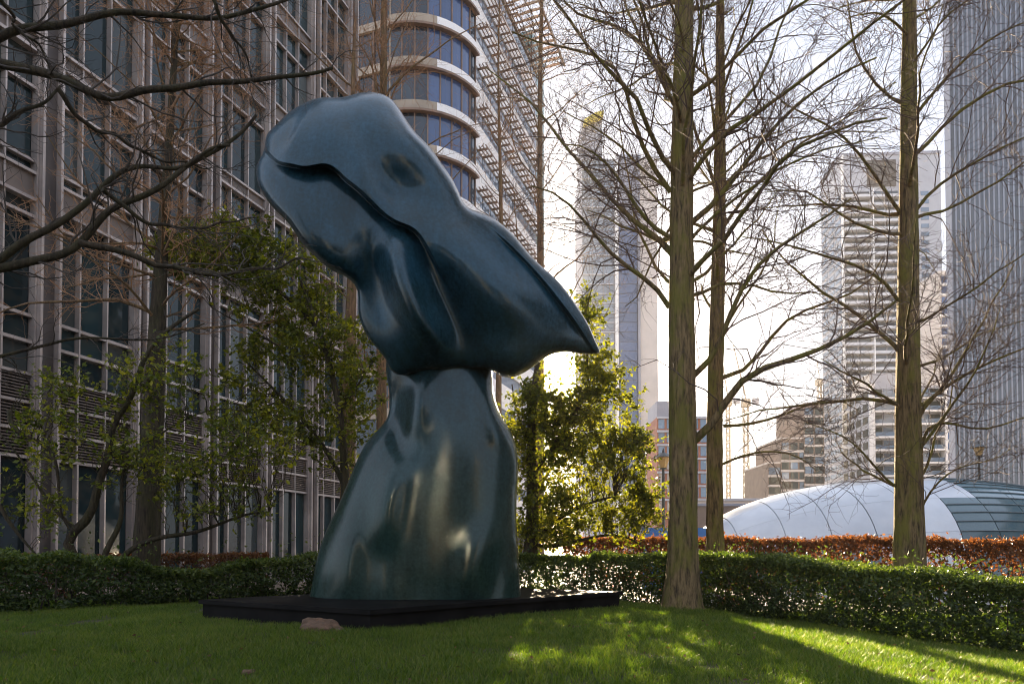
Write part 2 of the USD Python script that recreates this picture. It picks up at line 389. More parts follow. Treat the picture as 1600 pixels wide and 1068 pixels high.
tag(stage.GetPrimAtPath(put(None, "lawn", (np.stack([XX, YY, ZZ], -1).reshape(-1, 3), f), M["soil"], smooth=True)), kind="structure", label="gently mounded park lawn under the bronze sculpture", category="lawn")

# ------------------------------------------------------------------ plinth
PH = 0.20
near, right, left = P(578, 952, 6.44), P(973, 923, 9.3), P(310, 936, 7.76)
back = right + left - near
pl = np.array([near[:2], right[:2], back[:2], left[:2]])
PLINTH = shapely.Polygon(pl)
pt = thing("plinth", "low black slab plinth carrying the bronze sculpture", "plinth", (*pl.mean(0), 0))
body = shapely.Polygon(pl).buffer(-0.03)
put(pt, "slab", prism(list(body.exterior.coords)[:-1], -0.35, PH - 0.045), M["plinth"])
cap = trimesh.creation.extrude_polygon(shapely.Polygon(pl).buffer(-0.012).buffer(0.012, join_style="mitre"), 0.045, engine="earcut")
cap.apply_translation([0, 0, PH - 0.045])
put(pt, "top_plate", (np.array(cap.vertices), np.array(cap.faces)), M["plinth"])


# ------------------------------------------------------------------ the sculpture
def resample(pts, step):
    pts = np.asarray(pts, float)
    q = np.vstack([pts, pts[:1]])
    s = np.concatenate([[0], np.cumsum(np.linalg.norm(np.diff(q, axis=0), axis=1))])
    return CubicSpline(s, q, bc_type="periodic")(np.arange(0, s[-1], step))


def poly_dist(pts, x, y):
    """Distance to an open polyline, signed side (positive to the left of its direction in image axes), and position along it (0..1)."""
    a, b = pts[:-1], pts[1:]
    seg = np.linalg.norm(b - a, axis=1)
    cum = np.concatenate([[0], np.cumsum(seg)])
    q = np.stack([x, y], -1)
    best, side, along = np.full(len(q), 1e9), np.zeros(len(q)), np.zeros(len(q))
    for i in range(len(a)):
        d = (b[i] - a[i]) / seg[i]
        r = q - a[i]
        t = np.clip(r @ d, 0, seg[i])
        dist = np.linalg.norm(r - t[:, None] * d, axis=1)
        m = dist < best
        best = np.where(m, dist, best)
        side = np.where(m, d[0] * r[:, 1] - d[1] * r[:, 0], side)
        along = np.where(m, (cum[i] + t) / cum[-1], along)
    return best, np.sign(side), along


def inflate(outline, Yc, front, backs, step_lines, extra=None, power=1.0):
    """A closed form: its outline (pixels), inflated to both sides; front(x, y, h) and backs(x, y, h) give the two depths in metres."""
    ring = resample(outline, 3.0)
    poly = shapely.Polygon(ring).buffer(0)
    pts = [ring]
    for d in (0.7, 1.8, 3.5, 6, 9.5, 14, 20):
        g = poly.buffer(-d)
        for p in getattr(g, "geoms", [g]):
            if p.area > 60:
                e = p.exterior
                pts.append(np.array([e.interpolate(k).coords[0] for k in np.arange(0, e.length, 3.2 + d * 0.12)]))
    x0, y0, x1, y1 = poly.bounds
    inner = poly.buffer(-23)
    X, Y = np.meshgrid(np.arange(x0, x1, 4.6), np.arange(y0, y1, 4.6))
    X[1::2] += 2.3
    k = shapely.contains_xy(inner, X.ravel(), Y.ravel())
    grid = np.stack([X.ravel()[k], Y.ravel()[k]], 1)
    lines = []
    for ln in step_lines:
        c = spline(ln, 130)
        tn = unit(np.gradient(c, axis=0))
        nn = np.stack([-tn[:, 1], tn[:, 0]], 1)
        for o in (-7, -4.2, -2.4, -1.2, 0, 1.2, 2.4, 4.2, 7):
            lines.append(c + nn * o)
    if lines:
        lines = np.vstack(lines)
        lines = lines[shapely.contains_xy(poly.buffer(-1.2), lines[:, 0], lines[:, 1])]
        t = cKDTree(lines)
        pts = [pts[0]] + [p[t.query(p)[0] > 1.5] for p in pts[1:]] + [lines]
        grid = grid[t.query(grid)[0] > 2.4]
    allp = np.vstack(pts + [grid])
    nb = len(ring)
    tri = Delaunay(allp).simplices
    cen = allp[tri].mean(1)
    tri = tri[shapely.contains_xy(poly, cen[:, 0], cen[:, 1])]
    a, b, c = allp[tri[:, 0]], allp[tri[:, 1]], allp[tri[:, 2]]
    area = (b[:, 0] - a[:, 0]) * (c[:, 1] - a[:, 1]) - (b[:, 1] - a[:, 1]) * (c[:, 0] - a[:, 0])
    tri[area < 0] = tri[area < 0][:, ::-1]
    tri = tri[np.abs(area) > 1e-4]
    # membrane height
    gs = 2.5
    gxs, gys = np.arange(x0 - 3 * gs, x1 + 3 * gs, gs), np.arange(y0 - 3 * gs, y1 + 3 * gs, gs)
    GX, GY = np.meshgrid(gxs, gys)
    mask = shapely.contains_xy(poly, GX.ravel(), GY.ravel()).reshape(GX.shape)
    num = -np.ones(mask.shape, int)
    num[mask] = np.arange(mask.sum())
    rows, cols, vals = [], [], []
    n = mask.sum()
    for dy, dx in ((0, 1), (1, 0), (0, -1), (-1, 0)):
        nbr = np.roll(num, (-dy, -dx), (0, 1))
        ok = mask & (nbr >= 0)
        rows.append(num[ok]), cols.append(nbr[ok]), vals.append(-np.ones(ok.sum()))
    A = sparse.coo_matrix((np.concatenate(vals + [4 * np.ones(n)]), (np.concatenate(rows + [np.arange(n)]), np.concatenate(cols + [np.arange(n)]))), shape=(n, n)).tocsc()
    u = np.zeros(mask.shape)
    u[mask] = spsolve(A, np.ones(n))
    uu = np.maximum(RegularGridInterpolator((gys, gxs), u, bounds_error=False, fill_value=0)(allp[:, ::-1]), 0) / u.max()
    uu[:nb] = 0
    h = np.sqrt(uu) ** power
    x, y = allp.T
    Yf, Yb = front(x, y, h), backs(x, y, h)
    Yf[:nb] = Yb[:nb] = Yc(x[:nb], y[:nb])
    fv, bv = P(x, y, Yf), P(x, y, Yb)
    m = len(allp)
    bi = np.where(np.arange(m) < nb, np.arange(m), np.arange(m) + m)
    v = np.vstack([fv, bv])
    f = np.vstack([tri[:, ::-1], bi[tri]])
    tm = trimesh.Trimesh(v, f, process=False)
    tm.remove_unreferenced_vertices()
    if tm.volume < 0:
        tm.invert()
    return np.array(tm.vertices), np.array(tm.faces)


def ridge(x, y, pts, amp, w, w2=None, fade=True):
    w = (w + (w2 or w)) / 2
    c = spline(pts, 40)
    n = max(3, int(np.linalg.norm(np.diff(c, axis=0), axis=1).sum() / (0.45 * w)) + 1)
    c = spline(pts, n)
    e = np.linspace(-1, 1, n)
    e = 1 - 0.55 * np.abs(e) ** 2.5
    f = sum(k * np.exp(-((x - a) ** 2 + (y - b) ** 2) / w ** 2) for k, (a, b) in zip(e, c))
    top = np.max(sum(k * np.exp(-((c[:, 0] - a) ** 2 + (c[:, 1] - b) ** 2) / w ** 2) for k, (a, b) in zip(e, c)))
    return amp * f / top


crease = [(409, 229), (424, 246), (437, 255), (456, 259), (473, 262.5), (490, 261), (509, 259), (524, 266), (540, 281), (557, 294), (574, 310), (591, 327), (608, 341), (625, 350), (640, 356), (653, 366), (664, 383), (675, 403), (689, 428), (702, 452), (712, 476)]
fold = [(735, 333), (765, 356), (800, 388), (838, 428), (872, 470), (905, 515), (926, 546)]

upper_outline = [(413, 232), (417, 211), (431, 195), (451, 176), (470, 164), (490, 155), (510, 152), (526, 152.5), (543, 150), (560, 145.5), (577, 144), (597, 147), (613.5, 157), (625, 172), (636, 189), (653, 211), (670, 228), (689, 254), (706, 279), (717, 301), (729, 322), (748, 331), (768, 339), (785, 351), (800, 364), (816, 383), (841, 411), (866, 433), (886, 456), (905.5, 484), (922, 512), (933, 538), (936.5, 550.5), (926, 553), (905, 552), (885, 550), (864, 553), (843, 565), (822, 580), (802, 588.5), (785, 588), (771, 580), (750, 576), (720, 576), (690, 577), (660, 580), (638, 584), (622, 585), (610, 577), (602, 561), (590, 545), (572, 521), (560, 484), (558, 453), (544, 435), (520, 423), (492, 400), (469, 376), (450, 348), (431, 329), (413, 306), (402.5, 283), (402.5, 256)]


def up_c(x, y):
    return 8.02 + 0.0006 * (x - 650) + 0.0001 * (y - 400)


def up_front(x, y, h):
    g = np.minimum(1, h * 2.6)
    d, sd, al = poly_dist(spline(crease, 80), x, y)
    sg = d * sd
    step = sstep(-sg, -2.0, 2.0) * (1 - sstep(al, 0.72, 0.97)) * (0.35 + 0.65 * sstep(al, 0.0, 0.12))
    lip = np.exp(-(np.maximum(sg, 0) / 11) ** 2) * (sg > -2) * (1 - sstep(al, 0.6, 0.95))
    F = 0.13 * step * np.exp(-np.maximum(-sg, 0) / 120) - 0.05 * lip
    F += ridge(x, y, [(538, 210), (556, 246), (572, 286), (605, 318)], 0.085, 20)
    F += ridge(x, y, [(455, 215), (500, 205), (545, 185), (580, 165)], 0.06, 44)
    F += ridge(x, y, [(592, 178), (618, 212), (650, 268)], 0.13, 38)
    F -= ridge(x, y, [(602, 268), (622, 294), (646, 314)], 0.10, 26)
    F += ridge(x, y, [(625, 195), (665, 240), (692, 285), (712, 318)], 0.10, 24)
    F += ridge(x, y, [(690, 380), (740, 410), (790, 460), (830, 510)], 0.26, 58)
    fd, fs, fa = poly_dist(spline(fold, 40), x, y)
    fg = fd * fs
    F += 0.07 * sstep(-fg, -3, 3) * np.exp(-np.maximum(-fg, 0) / 50) * sstep(fa, 0.0, 0.4)
    F -= 0.04 * np.exp(-(np.maximum(fg, 0) / 30) ** 2) * sstep(fg, -4, 0) * sstep(fa, 0, 0.3) * (1 - sstep(fa, 0.8, 1))
    F += ridge(x, y, [(612, 375), (622, 420), (645, 480), (688, 540)], 0.38, 26)
    F -= ridge(x, y, [(580, 388), (586, 440), (602, 500)], 0.15, 28)
    F -= ridge(x, y, [(660, 395), (692, 450), (715, 515), (735, 555)], 0.15, 26)
    F += ridge(x, y, [(418, 322), (450, 362), (496, 408), (545, 440)], 0.30, 50)
    F += ridge(x, y, [(440, 285), (490, 320), (540, 370)], 0.05, 40)
    F += ridge(x, y, [(760, 560), (800, 570), (840, 552)], 0.10, 34)
    return up_c(x, y) - 0.50 * h - g * F


low_outline = [(640, 535), (700, 528), (745, 535), (762, 550), (768, 568), (770, 597), (773, 622), (783, 648), (799, 676), (807, 702), (809.5, 730), (808, 765), (807, 807), (809.5, 854), (812.5, 912), (813, 960), (800, 1000), (740, 1012), (650, 1014), (560, 1012), (500, 1002), (480, 975), (484, 930), (492, 887), (501.7, 849), (520, 806), (541, 760), (560, 714), (581, 681), (604, 654), (608.5, 618), (605, 592), (603, 570), (612, 545)]


def low_c(x, y):
    return 8.42 + 0.0 * x


def low_front(x, y, h):
    g = np.minimum(1, h * 2.6)
    F = -ridge(x, y, [(622, 600), (620, 650), (628, 706)], 0.20, 22)
    F += ridge(x, y, [(664, 590), (652, 635), (645, 680)], 0.11, 18)
    F += ridge(x, y, [(622, 725), (606, 775), (600, 850)], 0.15, 24)
    F -= ridge(x, y, [(692, 575), (706, 605), (722, 640)], 0.05, 24)
    F += ridge(x, y, [(752, 590), (770, 645), (790, 700)], 0.10, 17)
    F += ridge(x, y, [(768, 820), (742, 870), (728, 950)], 0.09, 30)
    F -= ridge(x, y, [(792, 830), (775, 890), (770, 940)], 0.04, 18)
    F += ridge(x, y, [(552, 800), (540, 870), (535, 950)], 0.08, 26)
    F += ridge(x, y, [(602, 880), (606, 930), (606, 980)], 0.03, 24)
    bins = np.linspace(y.min(), y.max(), 70)
    rm = np.array([h[np.abs(y - b) < 9].max() for b in bins])
    rm = np.interp(y, bins, np.convolve(np.pad(rm, 8, mode="edge"), np.hanning(19)[1:-1] / np.hanning(19).sum(), "valid"))
    amp = CubicSpline([520, 570, 620, 680, 760, 850, 940, 1030], [0.43, 0.51, 0.595, 0.65, 0.685, 0.70, 0.69, 0.66])(y)
    return low_c(x, y) - amp * np.minimum(h / np.maximum(rm, 0.05), 1.05) * sstep(h, 0, 0.12) ** 0.5 - g * F


sc = thing("bronze_sculpture", "tall blue-green bronze abstract torso sculpture standing on the black plinth", "sculpture", (-1.1, 8.4, PH))
put(sc, "upper_torso", inflate(upper_outline, up_c, up_front, lambda x, y, h: up_c(x, y) + 0.55 * h - 0.08 * np.minimum(1, 2 * h) * np.cos(x * 0.02) * np.sin(y * 0.017), [crease, fold], power=0.8), M["patina"], smooth=50)
put(sc, "lower_torso", inflate(low_outline, low_c, low_front, lambda x, y, h: low_c(x, y) + (0.5 + 0.25 * sstep(y, 600, 780)) * h, [], power=0.85), M["patina"], smooth=50)

# ------------------------------------------------------------------ left office building
VPAZ = math.atan((1165 - 800) / FPX)
lo = thing("office_building", "tall glass office block at left with white pilasters and brown louvre bands", "building", (*P(64, 858, 17.7)[:2], GZ))
FL = Frame(P(64, 858, 17.7)[:2], VPAZ)
BAY, NB0, NB1 = 2.88, -2, 5
WID = {0: 0.30, 1: 0.19, 2: 0.25, 3: 0.2, 4: 0.25, 5: 0.32, -1: 0.2, -2: 0.25}
TOP = 38.0
put(lo, "core_wall", FL.box(NB0 * BAY - 0.3, NB1 * BAY + 0.2, -9.0, -0.16, GZ, TOP), M["dark"])
put(lo, "end_wall", FL.box(NB1 * BAY + 0.203, NB1 * BAY + 0.40, -9.0, -0.05, GZ, TOP), M["spandrel"])
for i in range(NB0, NB1 + 1):
    t, w = i * BAY, WID[i]
    p = put(lo, "pilaster", FL.box(t - w + 0.05, t + w - 0.05, -0.10, 0.05, GZ, TOP), M["grey_panel"])
    for sgn in (-1, 1):
        put(p, "fin", FL.box(t + sgn * (w - 0.05) - 0.035, t + sgn * (w - 0.05) + 0.035, -0.12, 0.22, GZ, TOP), M["white_metal"])
        put(p, "trim", FL.box(t + sgn * (w + 0.02) - 0.025, t + sgn * (w + 0.02) + 0.025, -0.12, 0.10, GZ, TOP), M["white_metal"])
# horizontal levels: (z0, z1, kind)
levels = [(GZ, 0.12, "base"), (0.12, 2.95, "glass"), (3.05, 5.05, "louvre"), (5.13, 5.85, "glass"), (5.93, 6.5, "glass"), (6.58, 9.0, "glass"), (9.08, 9.42, "glass"), (9.46, 10.1, "spandrel"), (10.16, 10.4, "glass"),
          (10.48, 12.25, "glass"), (12.33, 13.2, "glass"), (13.24, 13.62, "spandrel"), (13.7, 16.2, "glass"), (16.28, 17.0, "glass"), (17.04, 17.6, "spandrel")]
z = 17.68
while z < TOP - 4:
    levels += [(z, z + 2.4, "glass"), (z + 2.48, z + 3.3, "glass"), (z + 3.34, z + 3.9, "spandrel")]
    z += 3.98
stuff_panes, stuff_frames, npane = [], [], 0
for i in range(NB0, NB1):
    t0, t1 = i * BAY + WID[i] + 0.05, (i + 1) * BAY - WID[i + 1] - 0.05
    cuts = np.array([t0, t0 + 0.26 * (t1 - t0), t0 + 0.63 * (t1 - t0), t1]) if i % 2 == 0 else np.linspace(t0, t1, 4)
    yv = FL.w([(t0 + t1) / 2, 0, 0])[1]
    ztop = EYE + (HOR + 30) / FPX * yv
    for a, b, kind in levels:
        if kind == "glass":
            for k in range(3):
                bx = FL.box(cuts[k] + 0.03, cuts[k + 1] - 0.03, -0.13, -0.10, a, b)
                if npane < 290 and a < ztop and i > NB0:
                    put(lo, "pane", bx, M["blind_glass" if (npane * 7919 + i * 31) % 9 < 2 else "office_glass"])
                    npane += 1
                else:
                    stuff_panes.append(bx)
        elif kind == "spandrel":
            sp = put(lo, "spandrel", FL.box(t0, t1, -0.12, 0.02, a, b), M["spandrel"])
            put(sp, "rail", FL.box(t0 - 0.01, t1 + 0.01, -0.1, 0.10, b - 0.02, b + 0.055), M["white_metal"])
            put(sp, "rail", FL.box(t0 - 0.01, t1 + 0.01, -0.1, 0.10, a - 0.05, a + 0.03), M["white_metal"])
        elif kind == "louvre":
            lv = [FL.box(t0, t1, -0.11, 0.0, zz, zz + 0.034) for zz in np.arange(a, b - 0.03, 0.075)]
            l = put(lo, "louvre", join(lv), M["louvre"], kind="stuff")
            for zz in (a + 0.62, a + 1.3, a - 0.06, b):
                put(l, "rail", FL.box(t0, t1, -0.12, 0.05, zz, zz + 0.07), M["white_metal"])
            for q in cuts[1:-1]:
                put(l, "mullion", FL.box(q - 0.02, q + 0.02, -0.12, 0.03, a, b), M["white_metal"])
        elif kind == "base":
            put(lo, "base_panel", FL.box(t0, t1, -0.12, 0.03, a, b), M["grey_panel"])
    for q in cuts[1:-1]:
        put(lo, "mullion", FL.box(q - 0.026, q + 0.026, -0.12, 0.06, 0.12, 3.0), M["white_metal"])
        put(lo, "mullion", FL.box(q - 0.02, q + 0.02, -0.12, 0.06, 5.1, TOP), M["white_metal"])
    for (a, b, k0), (a2, b2, k1) in zip(levels[:-1], levels[1:]):
        if k0 == "glass" and k1 == "glass":
            put(lo, "transom", FL.box(t0, t1, -0.12, 0.045, b, a2), M["white_metal"])
if stuff_panes:
    put(lo, "upper_panes", join(stuff_panes), M["office_glass"], kind="stuff")

# ------------------------------------------------------------------ bow-fronted building
PHI = math.atan((1180 - 800) / FPX)
sp_, cp_ = math.sin(PHI), math.cos(PHI)
nS, nF, dS = np.array([cp_, -sp_]), np.array([-sp_, -cp_]), np.array([sp_, cp_])
C0 = P(742, 858, 67.0)[:2]
R0 = 6.0
O0 = C0 - R0 * nS
B0 = O0 + R0 * nF
A0 = B0 - nS * 14
L_S = 20.5
D0 = C0 + dS * L_S
RZ = 60.0
bw = thing("bow_building", "stone banded tower behind the sculpture with a rounded glass corner and sun shades", "building", (*C0, GZ))


def bow_outline(off, n=15):
    arc = [O0 + (R0 + off) * (nF * math.cos(a) + nS * math.sin(a)) for a in np.linspace(0, math.pi / 2, n)]
    return [A0 + nF * off, *arc, D0 + nS * off, D0 - nS * 20, A0 - nF * 20]


put(bw, "core_wall", prism(bow_outline(-0.5), GZ, RZ), M["dark"])
FS, FF = Frame(C0, PHI), Frame(A0, PHI + math.pi / 2)


def arc_panel(a0, a1, r0, r1, z0, z1, n=3):
    an = np.linspace(a0, a1, n + 1)
    e = lambda a: nF * math.cos(a) + nS * math.sin(a)
    return prism([O0 + r1 * e(a) for a in an] + [O0 + r0 * e(a) for a in an[::-1]], z0, z1)


FH = 4.0
LF = 14.0
for k in range(14):
    z0 = 4.6 + FH * k
    if z0 + FH > RZ + 1:
        break
    vis = z0 > 22
    # frontal part
    put(bw, "stone_band", FF.box(0, LF, -0.45, 0.05, z0, z0 + 0.75), M["stone"])
    wn = 8 if vis else 3
    for j in range(wn):
        put(bw, "window", FF.box(LF * j / wn + 0.07, LF * (j + 1) / wn - 0.07, -0.45, -0.2, z0 + 0.75, z0 + FH), M["bow_glass"])
    for j in range(wn + 1):
        put(bw, "mullion", FF.box(LF * j / wn - 0.06, LF * j / wn + 0.06, -0.4, 0.0, z0 + 0.752, z0 + FH - 0.002), M["stone" if j % 4 == 0 else "bronze"])
    # bow
    put(bw, "bow_band", arc_panel(0.0, math.pi / 2 * 0.46, R0 - 0.45, R0 + 0.25, z0, z0 + 0.85, 6), M["stone"])
    put(bw, "bow_band", arc_panel(math.pi / 2 * 0.46, math.pi / 2, R0 - 0.45, R0 + 0.25, z0, z0 + 0.85, 6), M["white_panel"])
    put(bw, "bow_ledge", arc_panel(0.0, math.pi / 2, R0 - 0.4, R0 + 0.45, z0 - 0.22, z0 - 0.004, 12), M["bronze"])
    nb = 8
    for j in range(nb):
        a0, a1 = math.pi / 2 * j / nb + 0.006, math.pi / 2 * (j + 1) / nb - 0.006
        put(bw, "bow_window", arc_panel(a0, a1, R0 - 0.3, R0 - 0.05, z0 + 0.85, z0 + FH - 0.22, 2), M["blue_glass" if 3 <= j <= 6 else "bow_glass"])
        if vis:
            put(bw, "bow_mullion", arc_panel(a1 - 0.004, a1 + 0.016, R0 - 0.3, R0 + 0.04, z0 + 0.852, z0 + FH - 0.222, 1), M["bronze"])
    # street face
    put(bw, "white_band", FS.box(0.02, L_S, -0.45, 0.0, z0 - 0.9, z0 + 1.7), M["white_panel"])
    wn = 9 if vis else 3
    for j in range(wn):
        put(bw, "street_window", FS.box(L_S * j / wn + 0.1, L_S * (j + 1) / wn - 0.1, -0.45, -0.14, z0 + 1.7, z0 + FH - 0.9), M["grey_glass"])
    if vis and z0 + 3.2 < RZ:
        sh = put(bw, "sun_shade", join([FS.box(0.1, L_S - 0.1, o, o + 0.07, z0 + 2.95, z0 + 3.07) for o in (0.3, 0.65, 1.0)]), M["bronze"])
        for j in range(16):
            t = 0.5 + (L_S - 1) * j / 15
            put(sh, "bracket", FS.box(t - 0.05, t + 0.05, 0.002, 1.1, z0 + 2.75, z0 + 2.945), M["bronze"])
put(bw, "roof", prism(bow_outline(0.0), RZ, RZ + 0.5), M["stone"])
rf = put(bw, "roof_edge", FS.box(0, L_S, 3.4, 3.6, RZ + 0.1, RZ + 0.45), M["bronze"])
for j in range(20):
    t = 0.5 + (L_S - 1) * j / 19
    c = [(0.03, 0.0), (3.4, 0.15), (3.4, 0.32), (2.2, 0.38), (0.8, 0.2), (0.03, -0.55)]
    m = trimesh.creation.extrude_polygon(shapely.Polygon([(a, b) for a, b in c]), 0.16, engine="earcut")
    v = np.array(m.vertices)
    put(rf, "roof_fin", (FS.w(np.stack([t + v[:, 2], v[:, 0], RZ + 0.1 + v[:, 1]], 1)), np.array(m.faces)), M["timber_fin"])

# green glass block at the far end of the bow building
gg = thing("green_glass_block", "slim green glass block rising at the far end of the sun-shaded street face", "building", (*D0, GZ))
FG = Frame(D0, PHI)
GT = 66.0
put(gg, "core_wall", FG.box(0.3, 5.5, -16, -0.8, GZ, GT), M["dark"])
for k in range(17):
    z0 = GZ + k * 3.9
    for j in range(3):
        put(gg, "pane", FG.box(0.35 + 1.7 * j, 0.35 + 1.7 * j + 1.62, -0.79, -0.74, z0 + 0.12, z0 + 3.82), M["green_glass"])
    for j in range(5):
        put(gg, "front_pane", FG.box(0.22, 0.29, -0.9 - 2.6 * (j + 1) + 0.08, -0.9 - 2.6 * j, z0 + 0.12, z0 + 3.82), M["green_glass"])

# ------------------------------------------------------------------ far buildings


def block(prim, name, fr, t0, t1, n0, n1, z0, z1, m):
    return put(prim, name, fr.box(t0, t1, n0, n1, z0, z1), m)


# tower with a yellow roof hoist
T1 = 260.0
x0 = P(909, 858, T1)[:2]
FT = Frame(x0, math.pi / 2)           # t runs to the right, n towards the viewer
u = T1 / FPX
tw = thing("slim_tower", "slim far tower of grey and blue glass with a beige pier right of the sculpture", "building", (*x0, GZ))
hz = lambda py, Y=T1: EYE + (HOR - py) / FPX * Y
put(tw, "core_wall", FT.box(0.5, 118 * u, -30, -0.6, GZ, hz(240)), M["grey_render"])
put(tw, "left_crown", FT.box(2 * u, 34 * u, -20, -0.5, hz(240) + 0.01, hz(172)), M["grey_render"])
put(tw, "right_crown", FT.box(56 * u, 96 * u, -20, -0.5, hz(240) + 0.01, hz(232)), M["grey_render"])
nfl = 34
for k in range(nfl):
    za, zb = hz(760 - (520.0 / nfl) * k), hz(760 - (520.0 / nfl) * (k + 1)) - 0.5
    for j in range(3):
        put(tw, "grey_pane", FT.box((2 + 17 * j) * u, (17.5 + 17 * j) * u, -0.58, -0.3, za, zb), M["grey_glass"])
    if k < 27:
        put(tw, "blue_pane", FT.box(60 * u, 89 * u, -0.58, -0.3, za, zb + 0.3), M["blue_glass"])
    put(tw, "floor_band", FT.box(1 * u, 53 * u, -0.59, 0.1, zb + 0.06, zb + 0.44), M["white_render"])
put(tw, "white_pier", FT.box(53.5 * u, 58.5 * u, -0.6, 0.8, GZ, hz(232)), M["white_panel"])
put(tw, "beige_pier", FT.box(91 * u, 120 * u, -0.6, 0.4, GZ, hz(240)), M["beige_panel"])
put(tw, "grey_pier", FT.box(89 * u, 92.5 * u, 0.41, 1.1, GZ, hz(238)), M["grey_render"])
yv = np.array([[4, 190], [35, 176], [35, 169], [22, 172], [4, 184]], float)
m = trimesh.creation.extrude_polygon(shapely.Polygon([(a * u, hz(b)) for a, b in yv]), 3.0, engine="earcut")
v = np.array(m.vertices)
put(tw, "yellow_hoist", (FT.w(np.stack([v[:, 0], -0.4 + v[:, 2], v[:, 1]], 1)), np.array(m.faces)[:, ::-1]), M["yellow_paint"])

# red brick block
TB = 170.0
x0 = P(1028, 858, TB)[:2]
FB = Frame(x0, math.pi / 2)
u = TB / FPX
hb = lambda py: hz(py, TB)
rb = thing("red_brick_block", "red brick and grey block seen low between the two tree trunks", "building", (*x0, GZ))
put(rb, "wall", FB.box(0, 80 * u, -14, -0.3, GZ, hb(650)), M["red_brick"])
put(rb, "attic", FB.box(0, 50 * u, -12, -0.5, hb(650) + 0.01, hb(625)), M["grey_render"])
for k in range(7):
    za, zb = hb(800 - 21.5 * k), hb(800 - 21.5 * (k + 1))
    put(rb, "floor_band", FB.box(0, 80 * u, -0.31, 0.15, zb - 0.5, zb - 0.02), M["white_render"])
    for j in range(6):
        put(rb, "window", FB.box((2 + 13.2 * j) * u, (11.5 + 13.2 * j) * u, -0.32, -0.2, za + 0.4, zb - 0.6), M["pale_glass"])

# dark brick wall block behind the trunks
bk = thing("brown_wall_block", "low dark brown wall block behind the beech hedge and second trunk", "building", (*P(1130, 858, 58)[:2], GZ))
FW = Frame(P(1082, 858, 58)[:2], math.pi / 2)
u = 58 / FPX
put(bk, "wall", FW.box(0, 150 * u, -6, 0, GZ, hz(790, 58)), M["brown_brick"])
put(bk, "coping", FW.box(-0.1, 150 * u + 0.1, -6.1, 0.1, hz(790, 58), hz(786, 58)), M["grey_render"])
ro = thing("terrace_wall", "pale terrace wall on the roofline behind the brown wall", "wall", (*P(1120, 858, 80)[:2], GZ))
FW2 = Frame(P(1082, 858, 80)[:2], math.pi / 2)
u = 80 / FPX
put(ro, "wall", FW2.box(0, 145 * u, -3, 0, GZ, hz(782, 80)), M["beige_panel"])
put(ro, "coping", FW2.box(-0.1, 145 * u, -3, 0.15, hz(782, 80), hz(778, 80)), M["white_render"])

# stepped brown brick block
TS = 210.0
u = TS / FPX
sb = thing("stepped_brick_block", "stepped brown brick block left of the white tower", "building", (*P(1240, 858, TS)[:2], GZ))
FB2 = Frame(P(1206, 858, TS)[:2], math.pi / 2)
for (a, b, top, dep, nw) in ((0, 42, 722, 24, 2), (20, 62, 683, 20, 3), (56, 88, 628, 16, 2)):
    n = -dep * 0.1
    w = put(sb, "wall", FB2.box(a * u, b * u, -24, n - 0.3, GZ, hz(top, TS)), M["brown_brick"])
    put(w, "parapet", FB2.box(a * u - 0.1, b * u + 0.1, -24.1, n - 0.1, hz(top, TS), hz(top - 2.5, TS)), M["beige_panel"])
    k = 0
    while hz(top + 5 + 15.5 * (k + 1), TS) > 2:
        za, zb = hz(top + 4 + 15.5 * (k + 1), TS), hz(top + 5 + 15.5 * k, TS)
        for j in range(nw):
            ww = (b - a) / nw
            f_ = put(w, "window", FB2.box((a + ww * j + 1.5) * u, (a + ww * (j + 1) - 1.5) * u, n - 0.31, n - 0.2, za + 0.5, zb - 0.2), M["office_glass" if (k + j) % 3 else "pale_glass"])
        put(w, "floor_band", FB2.box(a * u, b * u, n - 0.31, n + 0.1, za - 0.35, za + 0.3), M["beige_panel"])
        k += 1

# white residential tower
TR = 240.0
u = TR / FPX
AZR = math.radians(3.2)
cR = P(1322, 858, TR)[:2]
wt = thing("residential_tower", "tall white residential tower with stacked balconies left of the ribbed tower", "building", (*cR, GZ))
FR = Frame(cR, AZR + math.pi / 2)     # front face, t to the right
WR, HR = 153 * u, hz(235, TR)
put(wt, "core_wall", FR.box(0, WR, -19, -0.6, GZ, HR), M["white_render"])
put(wt, "plant_screen", FR.box(40 * u, 84 * u, -0.59, -0.2, hz(285, TR), hz(243, TR)), M["grey_panel"])
FRs = Frame(cR, AZR)                  # side face, seen at a slant
sN = -1
nfl = 36
for k in range(nfl):
    za, zb = hz(292 + 13.0 * (k + 1), TR), hz(292 + 13.0 * k, TR)
    put(wt, "balcony", FR.box(2 * u, 44 * u, -0.6, 1.5, za, za + 0.95), M["white_balcony"])
    put(wt, "balcony", FR.box(46 * u, 88 * u, -0.6, 1.2, za, za + 0.95), M["white_balcony"])
    for (a, b) in ((3, 22), (24, 43), (47, 66), (68, 87)):
        put(wt, "window", FR.box(a * u, b * u, -0.61, -0.45, za + 0.951, zb - 0.15), M["tower_glass"])
    for (a, b) in ((100, 112), (122, 134)):
        put(wt, "small_window", FR.box(a * u, b * u, -0.61, -0.45, za + 0.9, zb - 0.5), M["pale_glass"])
    for j in range(3):
        put(wt, "side_window", FR.box(-0.12, 0.0, -18 + 6 * j, -13.2 + 6 * j, za + 0.8, zb - 0.5), M["pale_glass"])
put(wt, "corner_pier", FR.box(-0.1, 1.6 * u, -0.6, 0.6, GZ, HR), M["white_panel"])
put(wt, "mid_pier", FR.box(44.2 * u, 45.8 * u, -0.6, 1.55, GZ, hz(292, TR)), M["white_panel"])
put(wt, "right_wall", FR.box(90 * u, 98 * u, -0.6, 0.9, GZ, hz(240, TR)), M["white_panel"])
put(wt, "parapet", FR.box(-0.2, WR + 0.2, -19.2, -0.3, HR, HR + 1.0), M["grey_render"])

